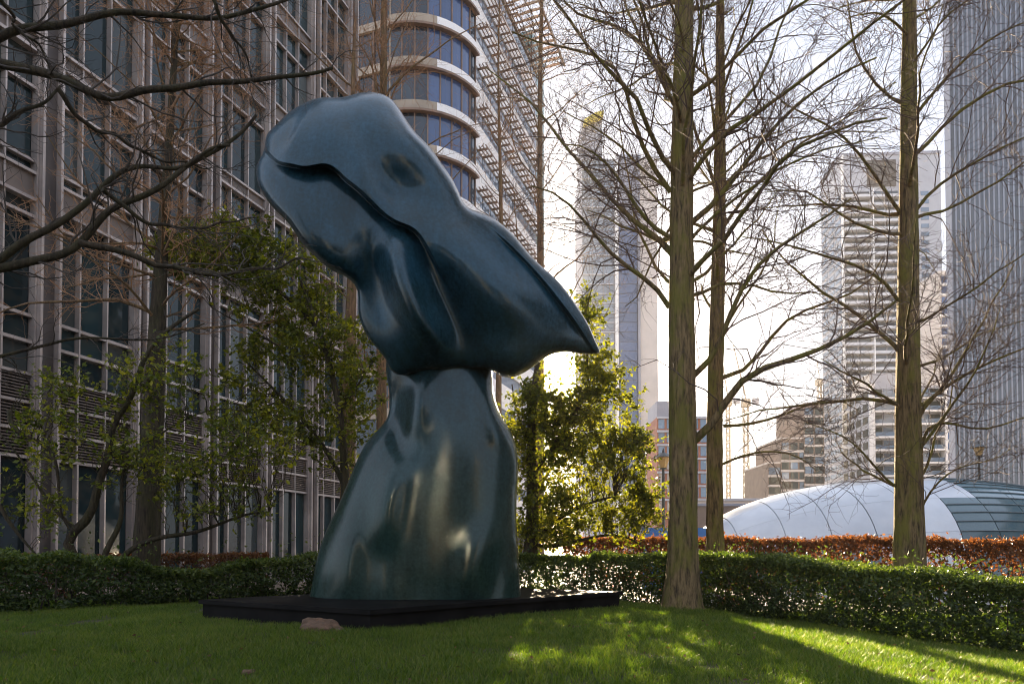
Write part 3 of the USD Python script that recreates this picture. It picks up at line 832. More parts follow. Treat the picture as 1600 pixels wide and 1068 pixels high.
# lower white block with balconies
TL = 160.0
u = TL / FPX
cL = P(1362, 858, TL)[:2]
AZL = math.radians(4.0)
wl = thing("balcony_block", "lower white apartment block with glazed balconies behind the right trunk", "building", (*cL, GZ))
FQ = Frame(cL, AZL + math.pi / 2)
put(wl, "core_wall", FQ.box(0, 116 * u, -16, -0.5, GZ, hz(602, TL)), M["white_render"])
put(wl, "penthouse", FQ.box(6 * u, 60 * u, -12, -2.0, hz(602, TL) + 0.01, hz(578, TL)), M["white_render"])
for k in range(10):
    za, zb = hz(604 + 20.2 * (k + 1), TL), hz(604 + 20.2 * k, TL)
    for (a, b) in ((4, 54), (58, 108)):
        s_ = put(wl, "balcony", FQ.box(a * u, b * u, -0.5, 1.3, za, za + 0.42), M["white_panel"])
        put(s_, "balustrade", FQ.box(a * u + 0.1, b * u - 0.1, 1.2, 1.25, za + 0.421, za + 1.35), M["pale_glass"])
        for j in range(3):
            w_ = (b - a) / 3
            put(wl, "window", FQ.box((a + w_ * j + 1) * u, (a + w_ * (j + 1) - 1) * u, -0.51, -0.35, za + 0.43, zb - 0.35), M["pale_glass" if j % 2 else "office_glass"])
    for j in range(4):
        put(wl, "side_window", FQ.box(-0.12, 0.0, -15 + 3.8 * j, -12.6 + 3.8 * j, za + 0.8, zb - 0.5), M["office_glass"])
for a in (0, 54.2, 108.2):
    put(wl, "pier", FQ.box(a * u, (a + 3.6) * u, -0.5, 1.4, GZ, hz(600, TL)), M["white_panel"])

# narrow cream block between the towers
TN = 190.0
u = TN / FPX
nb_ = thing("narrow_cream_block", "narrow cream block with blue windows squeezed beside the ribbed tower", "building", (*P(1476, 858, TN)[:2], GZ))
FN = Frame(P(1474, 858, TN)[:2], math.pi / 2)
put(nb_, "wall", FN.box(0, 34 * u, -14, -0.3, GZ, hz(418, TN)), M["beige_panel"])
for k in range(20):
    za, zb = hz(425 + 16.5 * (k + 1), TN), hz(425 + 16.5 * k, TN)
    put(nb_, "window", FN.box(4 * u, 14 * u, -0.31, -0.15, za + 0.7, zb - 0.3), M["blue_glass"])
    put(nb_, "floor_band", FN.box(0, 20 * u, -0.31, 0.15, za, za + 0.5), M["white_panel"])

# ribbed tower at the right edge
TT = 120.0
u = TT / FPX
cT = P(1491, 858, TT)[:2]
rt = thing("ribbed_tower", "tall grey tower with close vertical metal fins at the right edge", "building", (*cT, GZ))
FX = Frame(cT, math.radians(124))
WT, HT = 27.0, 118.0
put(rt, "core_wall", FX.box(0, WT, -25, -0.5, GZ, HT), M["grey_render"])
for j in range(40):
    t = WT * (j + 0.5) / 40
    put(rt, "fin", FX.box(t - 0.10, t + 0.10, -0.5, 0.25, GZ, HT), M["fin_metal"])
    put(rt, "glass_strip", FX.box(t + 0.13, t + WT / 40 - 0.13, -0.49, -0.42, GZ, HT - 0.5), M["grey_glass"])
put(rt, "corner_pier", FX.box(-0.5, 0.35, -0.8, 0.35, GZ, HT), M["white_render"])


# tower cranes behind the buildings
def crane(label, px, Y, pytop, jib_px, jib_py, w):
    b = P(px, 858, Y)
    top = hz(pytop, Y)
    c = thing("tower_crane", label, "crane", (b[0], Y, GZ), group=None)
    seg = []
    h = w / 2
    pts = [(-h, -h), (h, -h), (h, h), (-h, h)]
    r = 0.2
    for (a, d) in pts:
        seg.append([(b[0] + a, Y + d, GZ), (b[0] + a, Y + d, top)])
    zz = np.arange(2, top, w * 1.1)
    for i, z in enumerate(zz[:-1]):
        for q in range(4):
            a, d = pts[q], pts[(q + 1) % 4]
            if i % 2:
                a, d = d, a
            seg.append([(b[0] + a[0], Y + a[1], z), (b[0] + d[0], Y + d[1], zz[i + 1])])
    seg = np.array(seg)
    put(c, "mast", tubes(seg, np.full(seg.shape[:2], r), 4), M["crane"])
    e = P(jib_px, jib_py, Y)
    s2 = []
    n = 12
    a0 = np.array([b[0], Y, top])
    for i in range(n):
        p, q = a0 + (e - a0) * i / n, a0 + (e - a0) * (i + 1) / n
        s2 += [[p, q], [p + [0, 0, 1.4 * (1 - i / n) + 0.3], q + [0, 0, 1.4 * (1 - (i + 1) / n) + 0.3]], [p, q + [0, 0, 1.4 * (1 - (i + 1) / n) + 0.3]]]
    s2 = np.array(s2)
    put(c, "jib", tubes(s2, np.full(s2.shape[:2], r), 4), M["crane"])
    put(c, "cab", box(b[0] - 1.6, b[0] + 1.6, Y - 1.6, Y + 1.6, top - 3.4, top - 0.2), M["crane"])
    put(c, "counterweight", box(b[0] + 3, b[0] + 5.4, Y - 1, Y + 1, top - 2.2, top + 0.3), M["grey_render"])
    return c


crane("thin tower crane mast seen just right of the second trunk, raised jib", 1139, 330, 622, 1122, 520, 1.6)
crane("taller tower crane with a square cab in the white sky gap between trees", 1167, 300, 622, 1146, 540, 2.0)
crane("distant tower crane standing above the stepped brown brick block", 1283, 360, 590, 1276, 560, 1.8)

# office towers that close the square to the right of and behind the viewer
def plain_office(label, o, az, w, dep, h):
    t = thing("office_tower", label, "building", (*o, GZ))
    fr = Frame(o, az)
    put(t, "wall", fr.box(0, w, -dep, -0.3, GZ, h), M["stone"])
    for z in np.arange(4.0, h - 3, 4.0):
        put(t, "window_band", fr.box(0.6, w - 0.6, -0.31, -0.15, z, z + 2.5), M["bow_glass"])
    for q in np.linspace(0.3, w - 0.3, 12):
        put(t, "pier", fr.box(q - 0.3, q + 0.3, -0.3, 0.1, GZ, h), M["stone"])


plain_office("stone and glass office tower closing the park beyond the right edge", (52.0, 48.0), math.radians(175), 62.0, 20.0, 40.0)
plain_office("broad stone and glass office block standing behind the viewer", (45.0, -42.0), math.radians(-88), 80.0, 20.0, 17.0)

# thin winter haze over the whole place
hzv = usdkit.material(stage, "/World/Looks/haze", {"v": ("principled_volume", {"color": (0.93, 0.95, 1.0), "density": 0.00009, "anisotropy": 0.6})}, [], volume="v.volume")
tag(stage.GetPrimAtPath(put(None, "haze", box(-420, 420, -90, 520, GZ - 1.0, 175), hzv)), kind="stuff", label="thin pale winter haze filling the air of the square", category="haze")

# ------------------------------------------------------------------ glass canopy of the station entrance
cc = P(1420, 858, 27.0)
cn = thing("station_canopy", "swelling white and glass shell canopy behind the brown beech hedge", "canopy", (cc[0], 27, GZ))
AX, BX, CZ = 9.3, 5.0, EYE + (HOR - 748) / FPX * 27.0 - GZ


def shell(s, th, k=1.0):
    """s along the length (-1..1), th across (0 near ground .. pi far ground)."""
    r = np.sqrt(np.maximum(1 - np.abs(s) ** 2.0, 0))
    x = cc[0] + 0.3 + AX * s * k + 0.0 * th
    y = 27.0 - BX * k * r * np.cos(th) + 1.2 * s
    z = GZ + CZ * k * r ** 0.8 * np.sin(th) ** 0.85
    return np.stack(np.broadcast_arrays(x, y, z), -1)


def patch(fn, s0, s1, t0, t1, n=5, thick=0.985):
    S, Tt = np.meshgrid(np.linspace(s0, s1, n), np.linspace(t0, t1, n), indexing="ij")
    o, i_ = fn(S, Tt).reshape(-1, 3), fn(S, Tt, thick).reshape(-1, 3)
    k = np.arange(n * n).reshape(n, n)
    q = np.concatenate([np.stack([k[:-1, :-1], k[1:, :-1], k[1:, 1:]], -1).reshape(-1, 3), np.stack([k[:-1, :-1], k[1:, 1:], k[:-1, 1:]], -1).reshape(-1, 3)])
    rim = np.concatenate([k[0, :], k[1:, -1], k[-1, -2::-1], k[-2:0:-1, 0]])
    r2 = np.roll(rim, -1)
    m = n * n
    w = np.concatenate([np.stack([rim, r2 + m, r2][::1], -1), np.stack([rim, rim + m, r2 + m], -1)])
    tm = trimesh.Trimesh(np.vstack([o, i_]), np.vstack([q, q[:, ::-1] + m, w]), process=False)
    return np.array(tm.vertices), np.array(tm.faces)


ss = np.concatenate([np.linspace(-0.985, 0.985, 15)])
ts = np.linspace(0.02, math.pi - 0.02, 9)
inner = patch(lambda s, t, k=1.0: shell(s, t, k * 0.965), -0.99, 0.99, 0.01, math.pi - 0.01, 24, 0.99)
put(cn, "inner_shell", inner, M["canopy_rib"], smooth=30)
for i in range(len(ss) - 1):
    for j in range(len(ts) - 1):
        white = ss[i] < (-0.22 if j < 2 else -0.08 if j < 4 else 0.1) and not (i < 4 and j == 0)
        ds, dt = (0.0015, 0.0012)
        put(cn, "white_panel" if white else "glass_panel", patch(shell, ss[i] + ds, ss[i + 1] - ds, ts[j] + dt, ts[j + 1] - dt, 5), M["canopy_white" if white else "canopy_glass"], smooth=30)
        if not white and i > 4:
            ribs = []
            for q in np.linspace(ts[j], ts[j + 1], 5)[:-1]:
                sv = np.linspace(ss[i], ss[i + 1], 4)
                ribs.append(shell(sv, np.full(4, q), 1.004))
            put(cn, "rib", tubes(np.array(ribs), np.full((4, 4), 0.022), 4), M["canopy_rib"])

# blue hoarding behind the beech hedge
bh = P(1060, 858, 20)
hh = thing("blue_hoarding", "low blue hoarding strip glimpsed behind the centre trunk", "hoarding", (bh[0], 20, GZ))
for a, b in ((0, 0.62), (0.64, 1.26), (1.28, 1.9)):
    put(hh, "panel", box(bh[0] - 1.0 + a, bh[0] - 1.0 + b, 20, 20.05, GZ, hz(824, 20)), M["blue_paint"])
for a in (0.02, 0.95, 1.88):
    put(hh, "post", box(bh[0] - 1.04 + a, bh[0] - 0.98 + a, 20.055, 20.12, GZ, hz(822, 20)), M["grey_render"])


def lamp(label, px, Y, pytop):
    b = P(px, 858, Y)
    top = hz(pytop, Y)
    l = thing("street_lamp", label, "street lamp", (b[0], Y, GZ))
    cyl = lambda r0, r1, z0, z1, n=10: tubes(np.array([[(b[0], Y, z0), (b[0], Y, z1)]]), np.array([[r0, r1]]), n)
    put(l, "post", cyl(0.075, 0.05, GZ, top - 0.75), M["lamp_black"], smooth=40)
    put(l, "base", cyl(0.16, 0.10, GZ, GZ + 0.8), M["lamp_black"], smooth=40)
    put(l, "lantern", cyl(0.12, 0.26, top - 0.7, top - 0.28, 6), M["lamp_glass"])
    put(l, "collar", cyl(0.13, 0.13, top - 0.76, top - 0.7), M["lamp_black"])
    put(l, "cap", cyl(0.42, 0.08, top - 0.275, top - 0.08, 8), M["lamp_black"])
    put(l, "finial", cyl(0.05, 0.01, top - 0.08, top + 0.1), M["lamp_black"])


lamp("black street lamp with an amber lantern left of the centre trunk", 1037, 28, 703)
lamp("black street lamp whose lantern shows against the beige tower pier", 1006, 24, 668)
lamp("black street lamp rising over the glass canopy at right", 1532, 36, 690)


# ------------------------------------------------------------------ trees
def trunk_mesh(path, rad, sides=22, flute=0.10, flare=0.6, seed=0):
    """A fluted trunk along a path with root flare at the bottom."""
    path = spline(path, 60)
    rad = np.interp(np.linspace(0, 1, 60), np.linspace(0, 1, len(rad)), rad)
    th = np.arange(sides) / sides * 2 * np.pi
    hgt = path[:, 2] - path[0, 2]
    d = unit(np.gradient(path, axis=0))
    a = unit(np.cross(d, [[0.0, 1.0, 0.0]]))
    b = np.cross(d, a)
    r = rad[:, None] * (1 + flare * np.exp(-hgt / 0.35)[:, None] + flute * np.exp(-hgt / 2.5)[:, None] * np.sin(5 * th + seed)[None] + 0.05 * np.sin(3 * th[None] + hgt[:, None] * 0.9 + seed))
    r = r * (1 + 0.16 * (meshkit.fbm(np.stack(np.broadcast_arrays(3 * np.cos(th)[None] + seed, 3 * np.sin(th)[None], hgt[:, None] * 2.2), -1), 3, seed) - 0.5))
    v = path[:, None] + r[..., None] * (a[:, None] * np.cos(th)[:, None] + b[:, None] * np.sin(th)[:, None])
    idx = np.arange(v.shape[0] * sides).reshape(-1, sides)
    i01, i11 = np.roll(idx, -1, 1)[:-1], np.roll(idx, -1, 1)[1:]
    f = np.concatenate([np.stack([idx[:-1], i01, i11], -1).reshape(-1, 3), np.stack([idx[:-1], i11, idx[1:]], -1).reshape(-1, 3)])
    return (v.reshape(-1, 3), f), path, rad


def bare_tree(label, path, rad, seed, n_limbs, z0, z1, Lmax, barkm, limbm, twigm, group=None, sub=9, twigs=7, extra=None, limb_r=0.045, elev=(25, 55), flare=0.6, thin=1.0, dead=None):
    rng = np.random.default_rng(seed)
    (tm, tp, tr) = trunk_mesh(path, rad, seed=seed, flare=flare)
    tree = thing("bare_tree", label, "tree", tp[0], group=group)
    put(tree, "trunk", tm, M[barkm], smooth=50)
    lo_, hi_ = np.interp([z0, z1], tp[:, 2], np.linspace(0, 1, 60))
    t = np.sort(rng.uniform(lo_, hi_, n_limbs))
    az = np.arange(n_limbs) * 2.39996 + rng.normal(size=n_limbs) * 0.35
    zz = np.interp(t, np.linspace(0, 1, 60), tp[:, 2])
    p0 = np.stack([np.interp(t, np.linspace(0, 1, 60), tp[:, k]) for k in range(3)], 1)
    r0 = np.interp(t, np.linspace(0, 1, 60), tr)
    el = np.radians(rng.uniform(*elev, n_limbs))
    d0 = np.stack([np.cos(az) * np.cos(el), np.sin(az) * np.cos(el), np.sin(el)], 1)
    frac = (zz - z0) / max(z1 - z0, 1)
    L = Lmax * (1.0 - 0.55 * frac) * rng.uniform(0.6, 1.1, n_limbs)
    K = 9
    limbs = grow(rng, p0, d0, L, K, 0.14, rng.uniform(-0.06, 0.10, n_limbs))
    lr = np.minimum(limb_r * (1.1 - 0.45 * frac) * L / Lmax * rng.uniform(0.7, 1.3, n_limbs) + 0.008, r0 * 0.5)
    rads = taper(lr, K, 0.22)
    rads[:, 0] *= 1.35
    if extra is not None:
        ex = np.array([spline(e, K + 1) for e, _ in extra])
        er = np.array([taper(np.array([q * 0.8]), K, 0.25)[0] for _, q in extra])
        limbs, rads = np.concatenate([limbs, ex]), np.concatenate([rads, er])
    for i in range(len(limbs)):
        put(tree, "limb", tubes(limbs[i:i + 1], rads[i:i + 1], 7), M[limbm], smooth=60)
    q0, qd, qL, qr = offshoots(rng, limbs, rads, sub, 0.12, 0.97, (0.5, 1.15), (0.28 * Lmax, 0.5 * Lmax), 0.45)
    K2 = 6
    br = grow(rng, q0, qd, qL, K2, 0.26, rng.uniform(-0.05, 0.11, len(q0)))
    brr = taper(np.clip(qr * 0.42, 0.0032, 0.012) * thin, K2, 0.3)
    w0, wd, wL, wr = offshoots(rng, br, brr, twigs, 0.1, 1.0, (0.4, 1.2), (0.12 * Lmax, 0.26 * Lmax), 0.3)
    K3 = 4
    tg = grow(rng, w0, wd, wL, K3, 0.36, rng.uniform(-0.05, 0.1, len(w0)))
    tgr = taper(np.full(len(w0), 0.0031) * thin, K3, 0.5)
    put(tree, "branches", tubes(br, brr, 4), M[twigm], kind="stuff")
    put(tree, "twigs", tubes(tg, tgr, 3), M[twigm], kind="stuff")
    return tree


def vpath(px, py, Y, top_px, top_z, zbase=None):
    b = P(px, py, Y)
    t = P(top_px, 0, Y)
    dx = (t[0] - b[0]) / (t[2] - b[2])
    zs = np.linspace(b[2] - 0.15, top_z, 6)
    w = np.random.default_rng(int(px))
    off = w.normal(size=(6, 2)) * 0.012 * np.linspace(0, 1, 6)[:, None] * (1 + 0.25 * (top_z - 10))
    return np.stack([b[0] + dx * (zs - b[2]) + off[:, 0], np.full(6, float(Y)) + off[:, 1], zs], 1)


def limb3(pts, Y0, Y1):
    pts = np.array(pts, float)
    s = np.concatenate([[0], np.cumsum(np.linalg.norm(np.diff(pts, axis=0), axis=1))])
    return P(pts[:, 0], pts[:, 1], Y0 + (Y1 - Y0) * s / s[-1])


# centre tree
exA = [(limb3([(1082, 690), (1120, 650), (1165, 590), (1240, 560), (1330, 520), (1400, 470)], 9.6, 8.6), 0.075),
       (limb3([(1080, 590), (1110, 560), (1150, 470), (1180, 420), (1240, 370), (1330, 310)], 9.6, 8.8), 0.055),
       (limb3([(1078, 350), (1130, 300), (1200, 210), (1290, 130), (1370, 90)], 9.6, 8.9), 0.05),
       (limb3([(1046, 480), (1000, 430), (960, 400), (900, 330), (830, 290)], 9.6, 9.0), 0.045),
       (limb3([(1046, 370), (1000, 330), (960, 270), (930, 240), (880, 225)], 9.6, 9.2), 0.04),
       (limb3([(1048, 300), (1010, 240), (985, 170), (970, 120), (860, 70), (800, 50)], 9.6, 8.8), 0.045),
       (limb3([(1048, 140), (1020, 90), (960, 40), (900, 20), (870, -30)], 9.6, 9.0), 0.045)]
bare_tree("bare tree with a thick mossy trunk standing in front of the green hedge", vpath(1064, 958, 9.6, 1070, 17.0), [0.20, 0.18, 0.142, 0.105, 0.07, 0.03], 11, 54, 4.0, 16.5, 4.4, "bark", "bark", "twig", sub=13, twigs=10, extra=exA, limb_r=0.026, flare=0.85)
# second trunk
exB = [(limb3([(1128, 590), (1180, 560), (1230, 500), (1300, 470), (1380, 400)], 12.6, 11.8), 0.05),
       (limb3([(1130, 665), (1180, 660), (1230, 645), (1290, 625), (1340, 640)], 12.6, 12.0), 0.038),
       (limb3([(1128, 725), (1160, 712), (1210, 705), (1250, 715), (1275, 735)], 12.6, 12.0), 0.032)]
bare_tree("slimmer bare tree standing between the two hedges beside the thick trunk", vpath(1117, 885, 12.6, 1124, 19.0), [0.15, 0.135, 0.10, 0.062, 0.045, 0.02], 12, 46, 4.6, 18.5, 3.8, "bark", "bark", "twig", sub=12, twigs=10, extra=exB, limb_r=0.024, flare=0.3)
# right tree
exC = [(limb3([(1432, 660), (1470, 610), (1500, 590), (1560, 560), (1640, 530)], 10.6, 9.8), 0.04),
       (limb3([(1436, 700), (1480, 660), (1530, 670), (1590, 655), (1650, 650)], 10.6, 9.9), 0.03),
       (limb3([(1400, 760), (1360, 720), (1330, 690), (1290, 670), (1260, 660)], 10.6, 9.8), 0.026),
       (limb3([(1438, 800), (1460, 760), (1500, 730), (1540, 720), (1580, 700)], 10.6, 9.9), 0.024),
       (limb3([(1404, 470), (1350, 420), (1290, 400), (1220, 380), (1160, 370)], 10.6, 9.6), 0.035),
       (limb3([(1405, 330), (1350, 250), (1300, 200), (1240, 170), (1180, 100)], 10.6, 9.8), 0.034),
       (limb3([(1430, 330), (1480, 280), (1530, 250), (1600, 215), (1660, 200)], 10.6, 9.9), 0.034),
       (limb3([(1430, 180), (1490, 110), (1550, 60), (1620, 30)], 10.6, 10.0), 0.034)]
bare_tree("bare tree with a green-brown trunk at right before the beech hedge and canopy", vpath(1419, 930, 10.6, 1420, 18.0), [0.225, 0.165, 0.115, 0.08, 0.06, 0.03], 13, 60, 1.6, 17.5, 3.3, "bark", "bark", "twig", sub=14, twigs=10, extra=exC, limb_r=0.023, elev=(5, 50), flare=0.25)
# background bare trees on the left
bare_tree("bare reddish tree with an ivy-dark trunk close to the office facade", spline(np.array([P(226, 908, 13.0), P(236, 700, 13.0), P(248, 480, 13.0), P(262, 260, 13.0), P(275, 40, 13.0), P(284, -120, 13.0)]), 7), [0.22, 0.20, 0.16, 0.11, 0.07, 0.05, 0.03], 14, 72, 4.6, 12.8, 3.1, "bark_dark", "bark_tan", "twig_tan", sub=9, twigs=7, limb_r=0.022, elev=(-5, 40), flare=0.2)
bare_tree("bare tan tree rising behind the top of the sculpture", vpath(594, 880, 18, 600, 24), [0.15, 0.13, 0.11, 0.08, 0.05, 0.02], 15, 54, 7.0, 21.5, 4.0, "bark_tan", "bark_tan", "twig_tan", sub=7, twigs=7, limb_r=0.026, elev=(35, 62), flare=0.2, thin=1.0)
bare_tree("bare tan tree whose trunk shows left of the sculpture's waist", vpath(541, 880, 16, 556, 13), [0.19, 0.17, 0.13, 0.09, 0.06, 0.03], 16, 30, 3.2, 12.5, 2.4, "bark_tan", "bark_tan", "twig_tan", sub=8, twigs=6, limb_r=0.022, flare=0.2)
bare_tree("bare tan tree before the sun-shaded street face, nearest the tower", vpath(841, 880, 22, 847, 24), [0.15, 0.13, 0.10, 0.075, 0.05, 0.02], 17, 44, 6.0, 23.0, 3.8, "bark_tan", "bark_tan", "twig_tan", sub=6, twigs=6, limb_r=0.024, elev=(35, 60), flare=0.2, thin=1.0)
bare_tree("thin bare tree between the rounded corner and the sun-shaded face", vpath(777, 880, 25, 784, 21), [0.14, 0.12, 0.09, 0.07, 0.045, 0.02], 18, 34, 7.0, 20.5, 3.0, "bark_tan", "bark_tan", "twig_tan", sub=6, twigs=6, limb_r=0.022, elev=(35, 60), flare=0.2, thin=1.0)

# overhanging limbs of a tree that stands left of the frame
lim = [([(-170, 120), (-60, 80), (0, 62), (37, 44), (124, 32), (180, 22), (281, 28), (397, 15), (470, -10)], 0.040),
       ([(-170, 60), (-60, 85), (0, 99), (56, 109), (94, 124), (142, 146), (243, 142), (318, 133), (397, 125), (520, 106)], 0.045),
       ([(-170, 300), (-60, 230), (0, 195), (56, 161), (94, 135)], 0.035),
       ([(-170, 520), (-60, 440), (0, 407), (39, 380), (90, 350), (135, 317), (162, 293), (198, 264), (263, 263), (299, 251), (359, 227)], 0.040),
       ([(-170, 430), (-60, 425), (0, 419), (60, 407), (120, 380), (168, 341), (192, 323), (249, 296), (284, 263), (338, 239), (371, 206), (400, 180)], 0.042),
       ([(125, 379), (180, 392), (225, 407), (269, 420), (329, 425), (419, 420), (480, 405)], 0.026),
       ([(160, 296), (192, 323), (225, 344), (269, 354), (344, 350), (400, 340)], 0.018),
       ([(90, 138), (120, 180), (169, 210), (225, 236), (270, 251), (330, 262)], 0.019),
       ([(-20, -40), (7, 7), (37, 52), (67, 82), (80, 112)], 0.018),
       ([(310, -40), (330, 0), (360, 49), (386, 90), (395, 124)], 0.019),
       ([(-170, 560), (-40, 570), (40, 545), (110, 530), (190, 530), (260, 523), (320, 505)], 0.018)]
rng = np.random.default_rng(5)
lt = thing("overhanging_tree", "dark tree outside the left edge whose long limbs reach into the picture", "tree", P(-185, 960, 5.2))
ps = spline(np.array([P(-185, 980, 5.2), P(-180, 600, 5.2), P(-172, 300, 5.2), P(-168, 60, 5.2), P(-160, -300, 5.2)]), 8)
put(lt, "trunk", trunk_mesh(ps, [0.2, 0.18, 0.15, 0.12, 0.08], seed=3)[0], M["bark_dark"], smooth=50)
LP, LR = [], []
for pts, r in lim:
    c = spline(limb3(pts, 5.2, 5.6 + 0.5 * rng.random()), 14)
    c[1:-1] += rng.normal(size=(12, 3)) * 0.012
    LP.append(c)
    LR.append(r * np.linspace(1, 0.28, 14))
    put(lt, "limb", tubes([spline(c, 40)], [np.interp(np.linspace(0, 1, 40), np.linspace(0, 1, 14), LR[-1])], 8), M["bark_dark"], smooth=60)
LP, LR = np.array(LP), np.array(LR)
q0, qd, qL, qr = offshoots(rng, LP, LR, 16, 0.2, 1.0, (0.4, 1.0), (0.35, 1.0), 0.3)
br = grow(rng, q0, qd, qL, 7, 0.22, rng.uniform(-0.05, 0.08, len(q0)))
brr = taper(np.clip(qr * 0.4, 0.003, 0.009), 7, 0.3)
w0, wd, wL, wr = offshoots(rng, br, brr, 5, 0.1, 1.0, (0.4, 1.1), (0.12, 0.4), 0.2)
tg = grow(rng, w0, wd, wL, 4, 0.25, np.zeros(len(w0)))
put(lt, "branches", tubes(br, brr, 5), M["twig_dark"], kind="stuff")
put(lt, "twigs", tubes(tg, taper(np.full(len(w0), 0.0022), 4, 0.5), 3), M["twig_dark"], kind="stuff")


def leafy_tree(name, label, cat, Y, stems, blobs, nclump, per, size, leafm, stemm, seed, sig=0.13, dY=0.9, twig_r=0.006, group=None):
    """stems: (pixel path, radius); blobs: (px, py, rx, ry, weight) crown masses in which leaf clumps stand."""
    rng = np.random.default_rng(seed)
    base = P(*stems[0][0][0], Y)
    t = thing(name, label, cat, base, group=group)
    sp = []
    for pts, r in stems:
        c = spline(limb3(pts, Y, Y + rng.uniform(-0.4, 0.4)), 20)
        sp.append(c)
        put(t, "stem", tubes([c], [r * np.linspace(1, 0.3, 20)], 8), M[stemm], smooth=60)
    S = np.vstack(sp)
    bl = np.array(blobs, float)
    w = bl[:, 4] / bl[:, 4].sum()
    k = rng.choice(len(bl), nclump, p=w)
    q = unit(rng.normal(size=(nclump, 3))) * (rng.random((nclump, 1)) ** 0.42)
    cl = P(bl[k, 0] + q[:, 0] * bl[k, 2], bl[k, 1] + q[:, 1] * bl[k, 3], Y + q[:, 2] * dY)
    d, j = cKDTree(S).query(cl + [0, 0, -0.35])
    a = S[j]
    K = 6
    tt = np.linspace(0, 1, K + 1)[None, :, None]
    path = a[:, None] * (1 - tt) + cl[:, None] * tt + rng.normal(size=(nclump, K + 1, 3)) * 0.05 * np.sin(np.pi * tt)
    path[..., 2] += 0.12 * np.sin(np.pi * tt[..., 0]) * d[:, None]
    put(t, "branches", tubes(path, taper(np.clip(0.006 * d + twig_r * 0.5, 0.003, 0.016), K, 0.35), 4), M[stemm], kind="stuff")
    nt = 7
    scl = rng.uniform(0.6, 1.45, (nclump, 1))
    td = unit(rng.normal(size=(nclump, nt, 3)) + [0, 0, 0.25]) * (sig * 2.3 * scl * rng.uniform(0.5, 1.2, (nclump, nt)))[..., None]
    t0 = np.repeat(cl, nt, 0)
    tw_ = grow(rng, t0, td.reshape(-1, 3), np.linalg.norm(td, axis=2).ravel(), 3, 0.18, np.full(nclump * nt, 0.03))
    put(t, "twigs", tubes(tw_, taper(np.full(len(tw_), 0.0035), 3, 0.4), 3), M[stemm], kind="stuff")
    n = rng.poisson(per, nclump)
    kk = np.repeat(np.arange(nclump), n)
    wi = kk * nt + rng.integers(0, nt, len(kk))
    u_ = rng.random(len(kk)) ** 0.7 * 2.999
    ui = u_.astype(int)
    cc_ = tw_[wi, ui] * (1 - (u_ - ui))[:, None] + tw_[wi, ui + 1] * (u_ - ui)[:, None] + rng.normal(size=(len(kk), 3)) * size * 0.35
    v, f = leaves(rng, cc_, size, 0.7, 0.15)
    tone = np.clip(np.repeat(rng.uniform(0.2, 0.75, nclump), n) + rng.normal(size=n.sum()) * 0.16, 0, 1)
    put(t, "crown", (v, f), M[leafm], tone=np.repeat(tone, 4), kind="stuff")
    return t


leafy_tree("evergreen_tree", "backlit bushy evergreen tree right of the sculpture's base", "tree", 12.2,
           [([(826, 880), (832, 800), (830, 700), (835, 610), (850, 520)], 0.13), ([(828, 860), (860, 820), (910, 790), (960, 775)], 0.05), ([(832, 850), (880, 850), (930, 838), (1000, 850)], 0.04), ([(832, 740), (870, 690), (900, 640), (920, 590)], 0.04), ([(830, 700), (810, 650), (800, 600)], 0.03)],
           [(935, 590, 36, 50, 0.8), (850, 660, 50, 50, 1.0), (950, 655, 50, 50, 0.9), (890, 695, 85, 55, 1.7), (878, 634, 55, 24, 0.7), (835, 612, 22, 26, 0.4), (965, 725, 62, 50, 1.0), (860, 770, 60, 60, 1.2), (800, 700, 22, 70, 0.5), (930, 805, 95, 45, 1.8), (1005, 800, 38, 46, 0.8), (850, 835, 50, 28, 0.6), (985, 690, 26, 34, 0.4), (915, 500, 20, 34, 0.35)],
           380, 72, 0.084, "ever_leaf", "bark_dark", 31, 0.15)
leafy_tree("evergreen_tree", "dark glossy evergreen tree left of the sculpture before the office facade", "tree", 13.5,
           [([(545, 880), (540, 780), (530, 640), (500, 520), (470, 440)], 0.10), ([(538, 760), (500, 690), (440, 620), (380, 560)], 0.05), ([(532, 640), (560, 600), (585, 560)], 0.03), ([(500, 520), (430, 450), (350, 400), (280, 370)], 0.045), ([(470, 560), (400, 520), (330, 480)], 0.03)],
           [(345, 385, 95, 50, 1.3), (430, 440, 95, 60, 1.5), (490, 520, 85, 70, 1.6), (545, 600, 55, 90, 1.3), (420, 560, 95, 60, 1.2), (500, 680, 80, 60, 1.1), (370, 640, 90, 60, 0.8), (280, 400, 50, 50, 0.5)],
           300, 62, 0.10, "ever_leaf", "bark_dark", 32, 0.17)
leafy_tree("shrub_tree", "many-stemmed shrub with sparse yellow-green leaves at far left", "shrub", 10.5,
           [([(120, 880), (120, 826), (138, 808), (153, 760), (168, 715), (180, 658), (202, 625), (225, 561), (262, 516), (311, 482)], 0.075), ([(162, 880), (171, 850), (186, 820), (190, 770), (200, 720)], 0.05), ([(180, 885), (210, 855), (257, 838), (300, 832), (338, 820), (420, 800)], 0.045), ([(15, 640), (36, 679), (75, 700), (90, 739), (93, 784), (108, 826)], 0.04), ([(0, 790), (18, 820), (42, 850), (70, 880)], 0.035), ([(120, 826), (60, 760), (20, 700), (-20, 660)], 0.03), ([(168, 715), (230, 690), (300, 650), (370, 640)], 0.022)],
           [(60, 690, 70, 60, 0.6), (220, 720, 110, 60, 1.0), (330, 770, 110, 60, 1.0), (120, 620, 90, 60, 0.6), (250, 600, 90, 60, 0.8), (390, 700, 90, 60, 0.8), (60, 800, 60, 50, 0.4)],
           210, 30, 0.085, "yellow_leaf", "bark_dark", 33, 0.16)


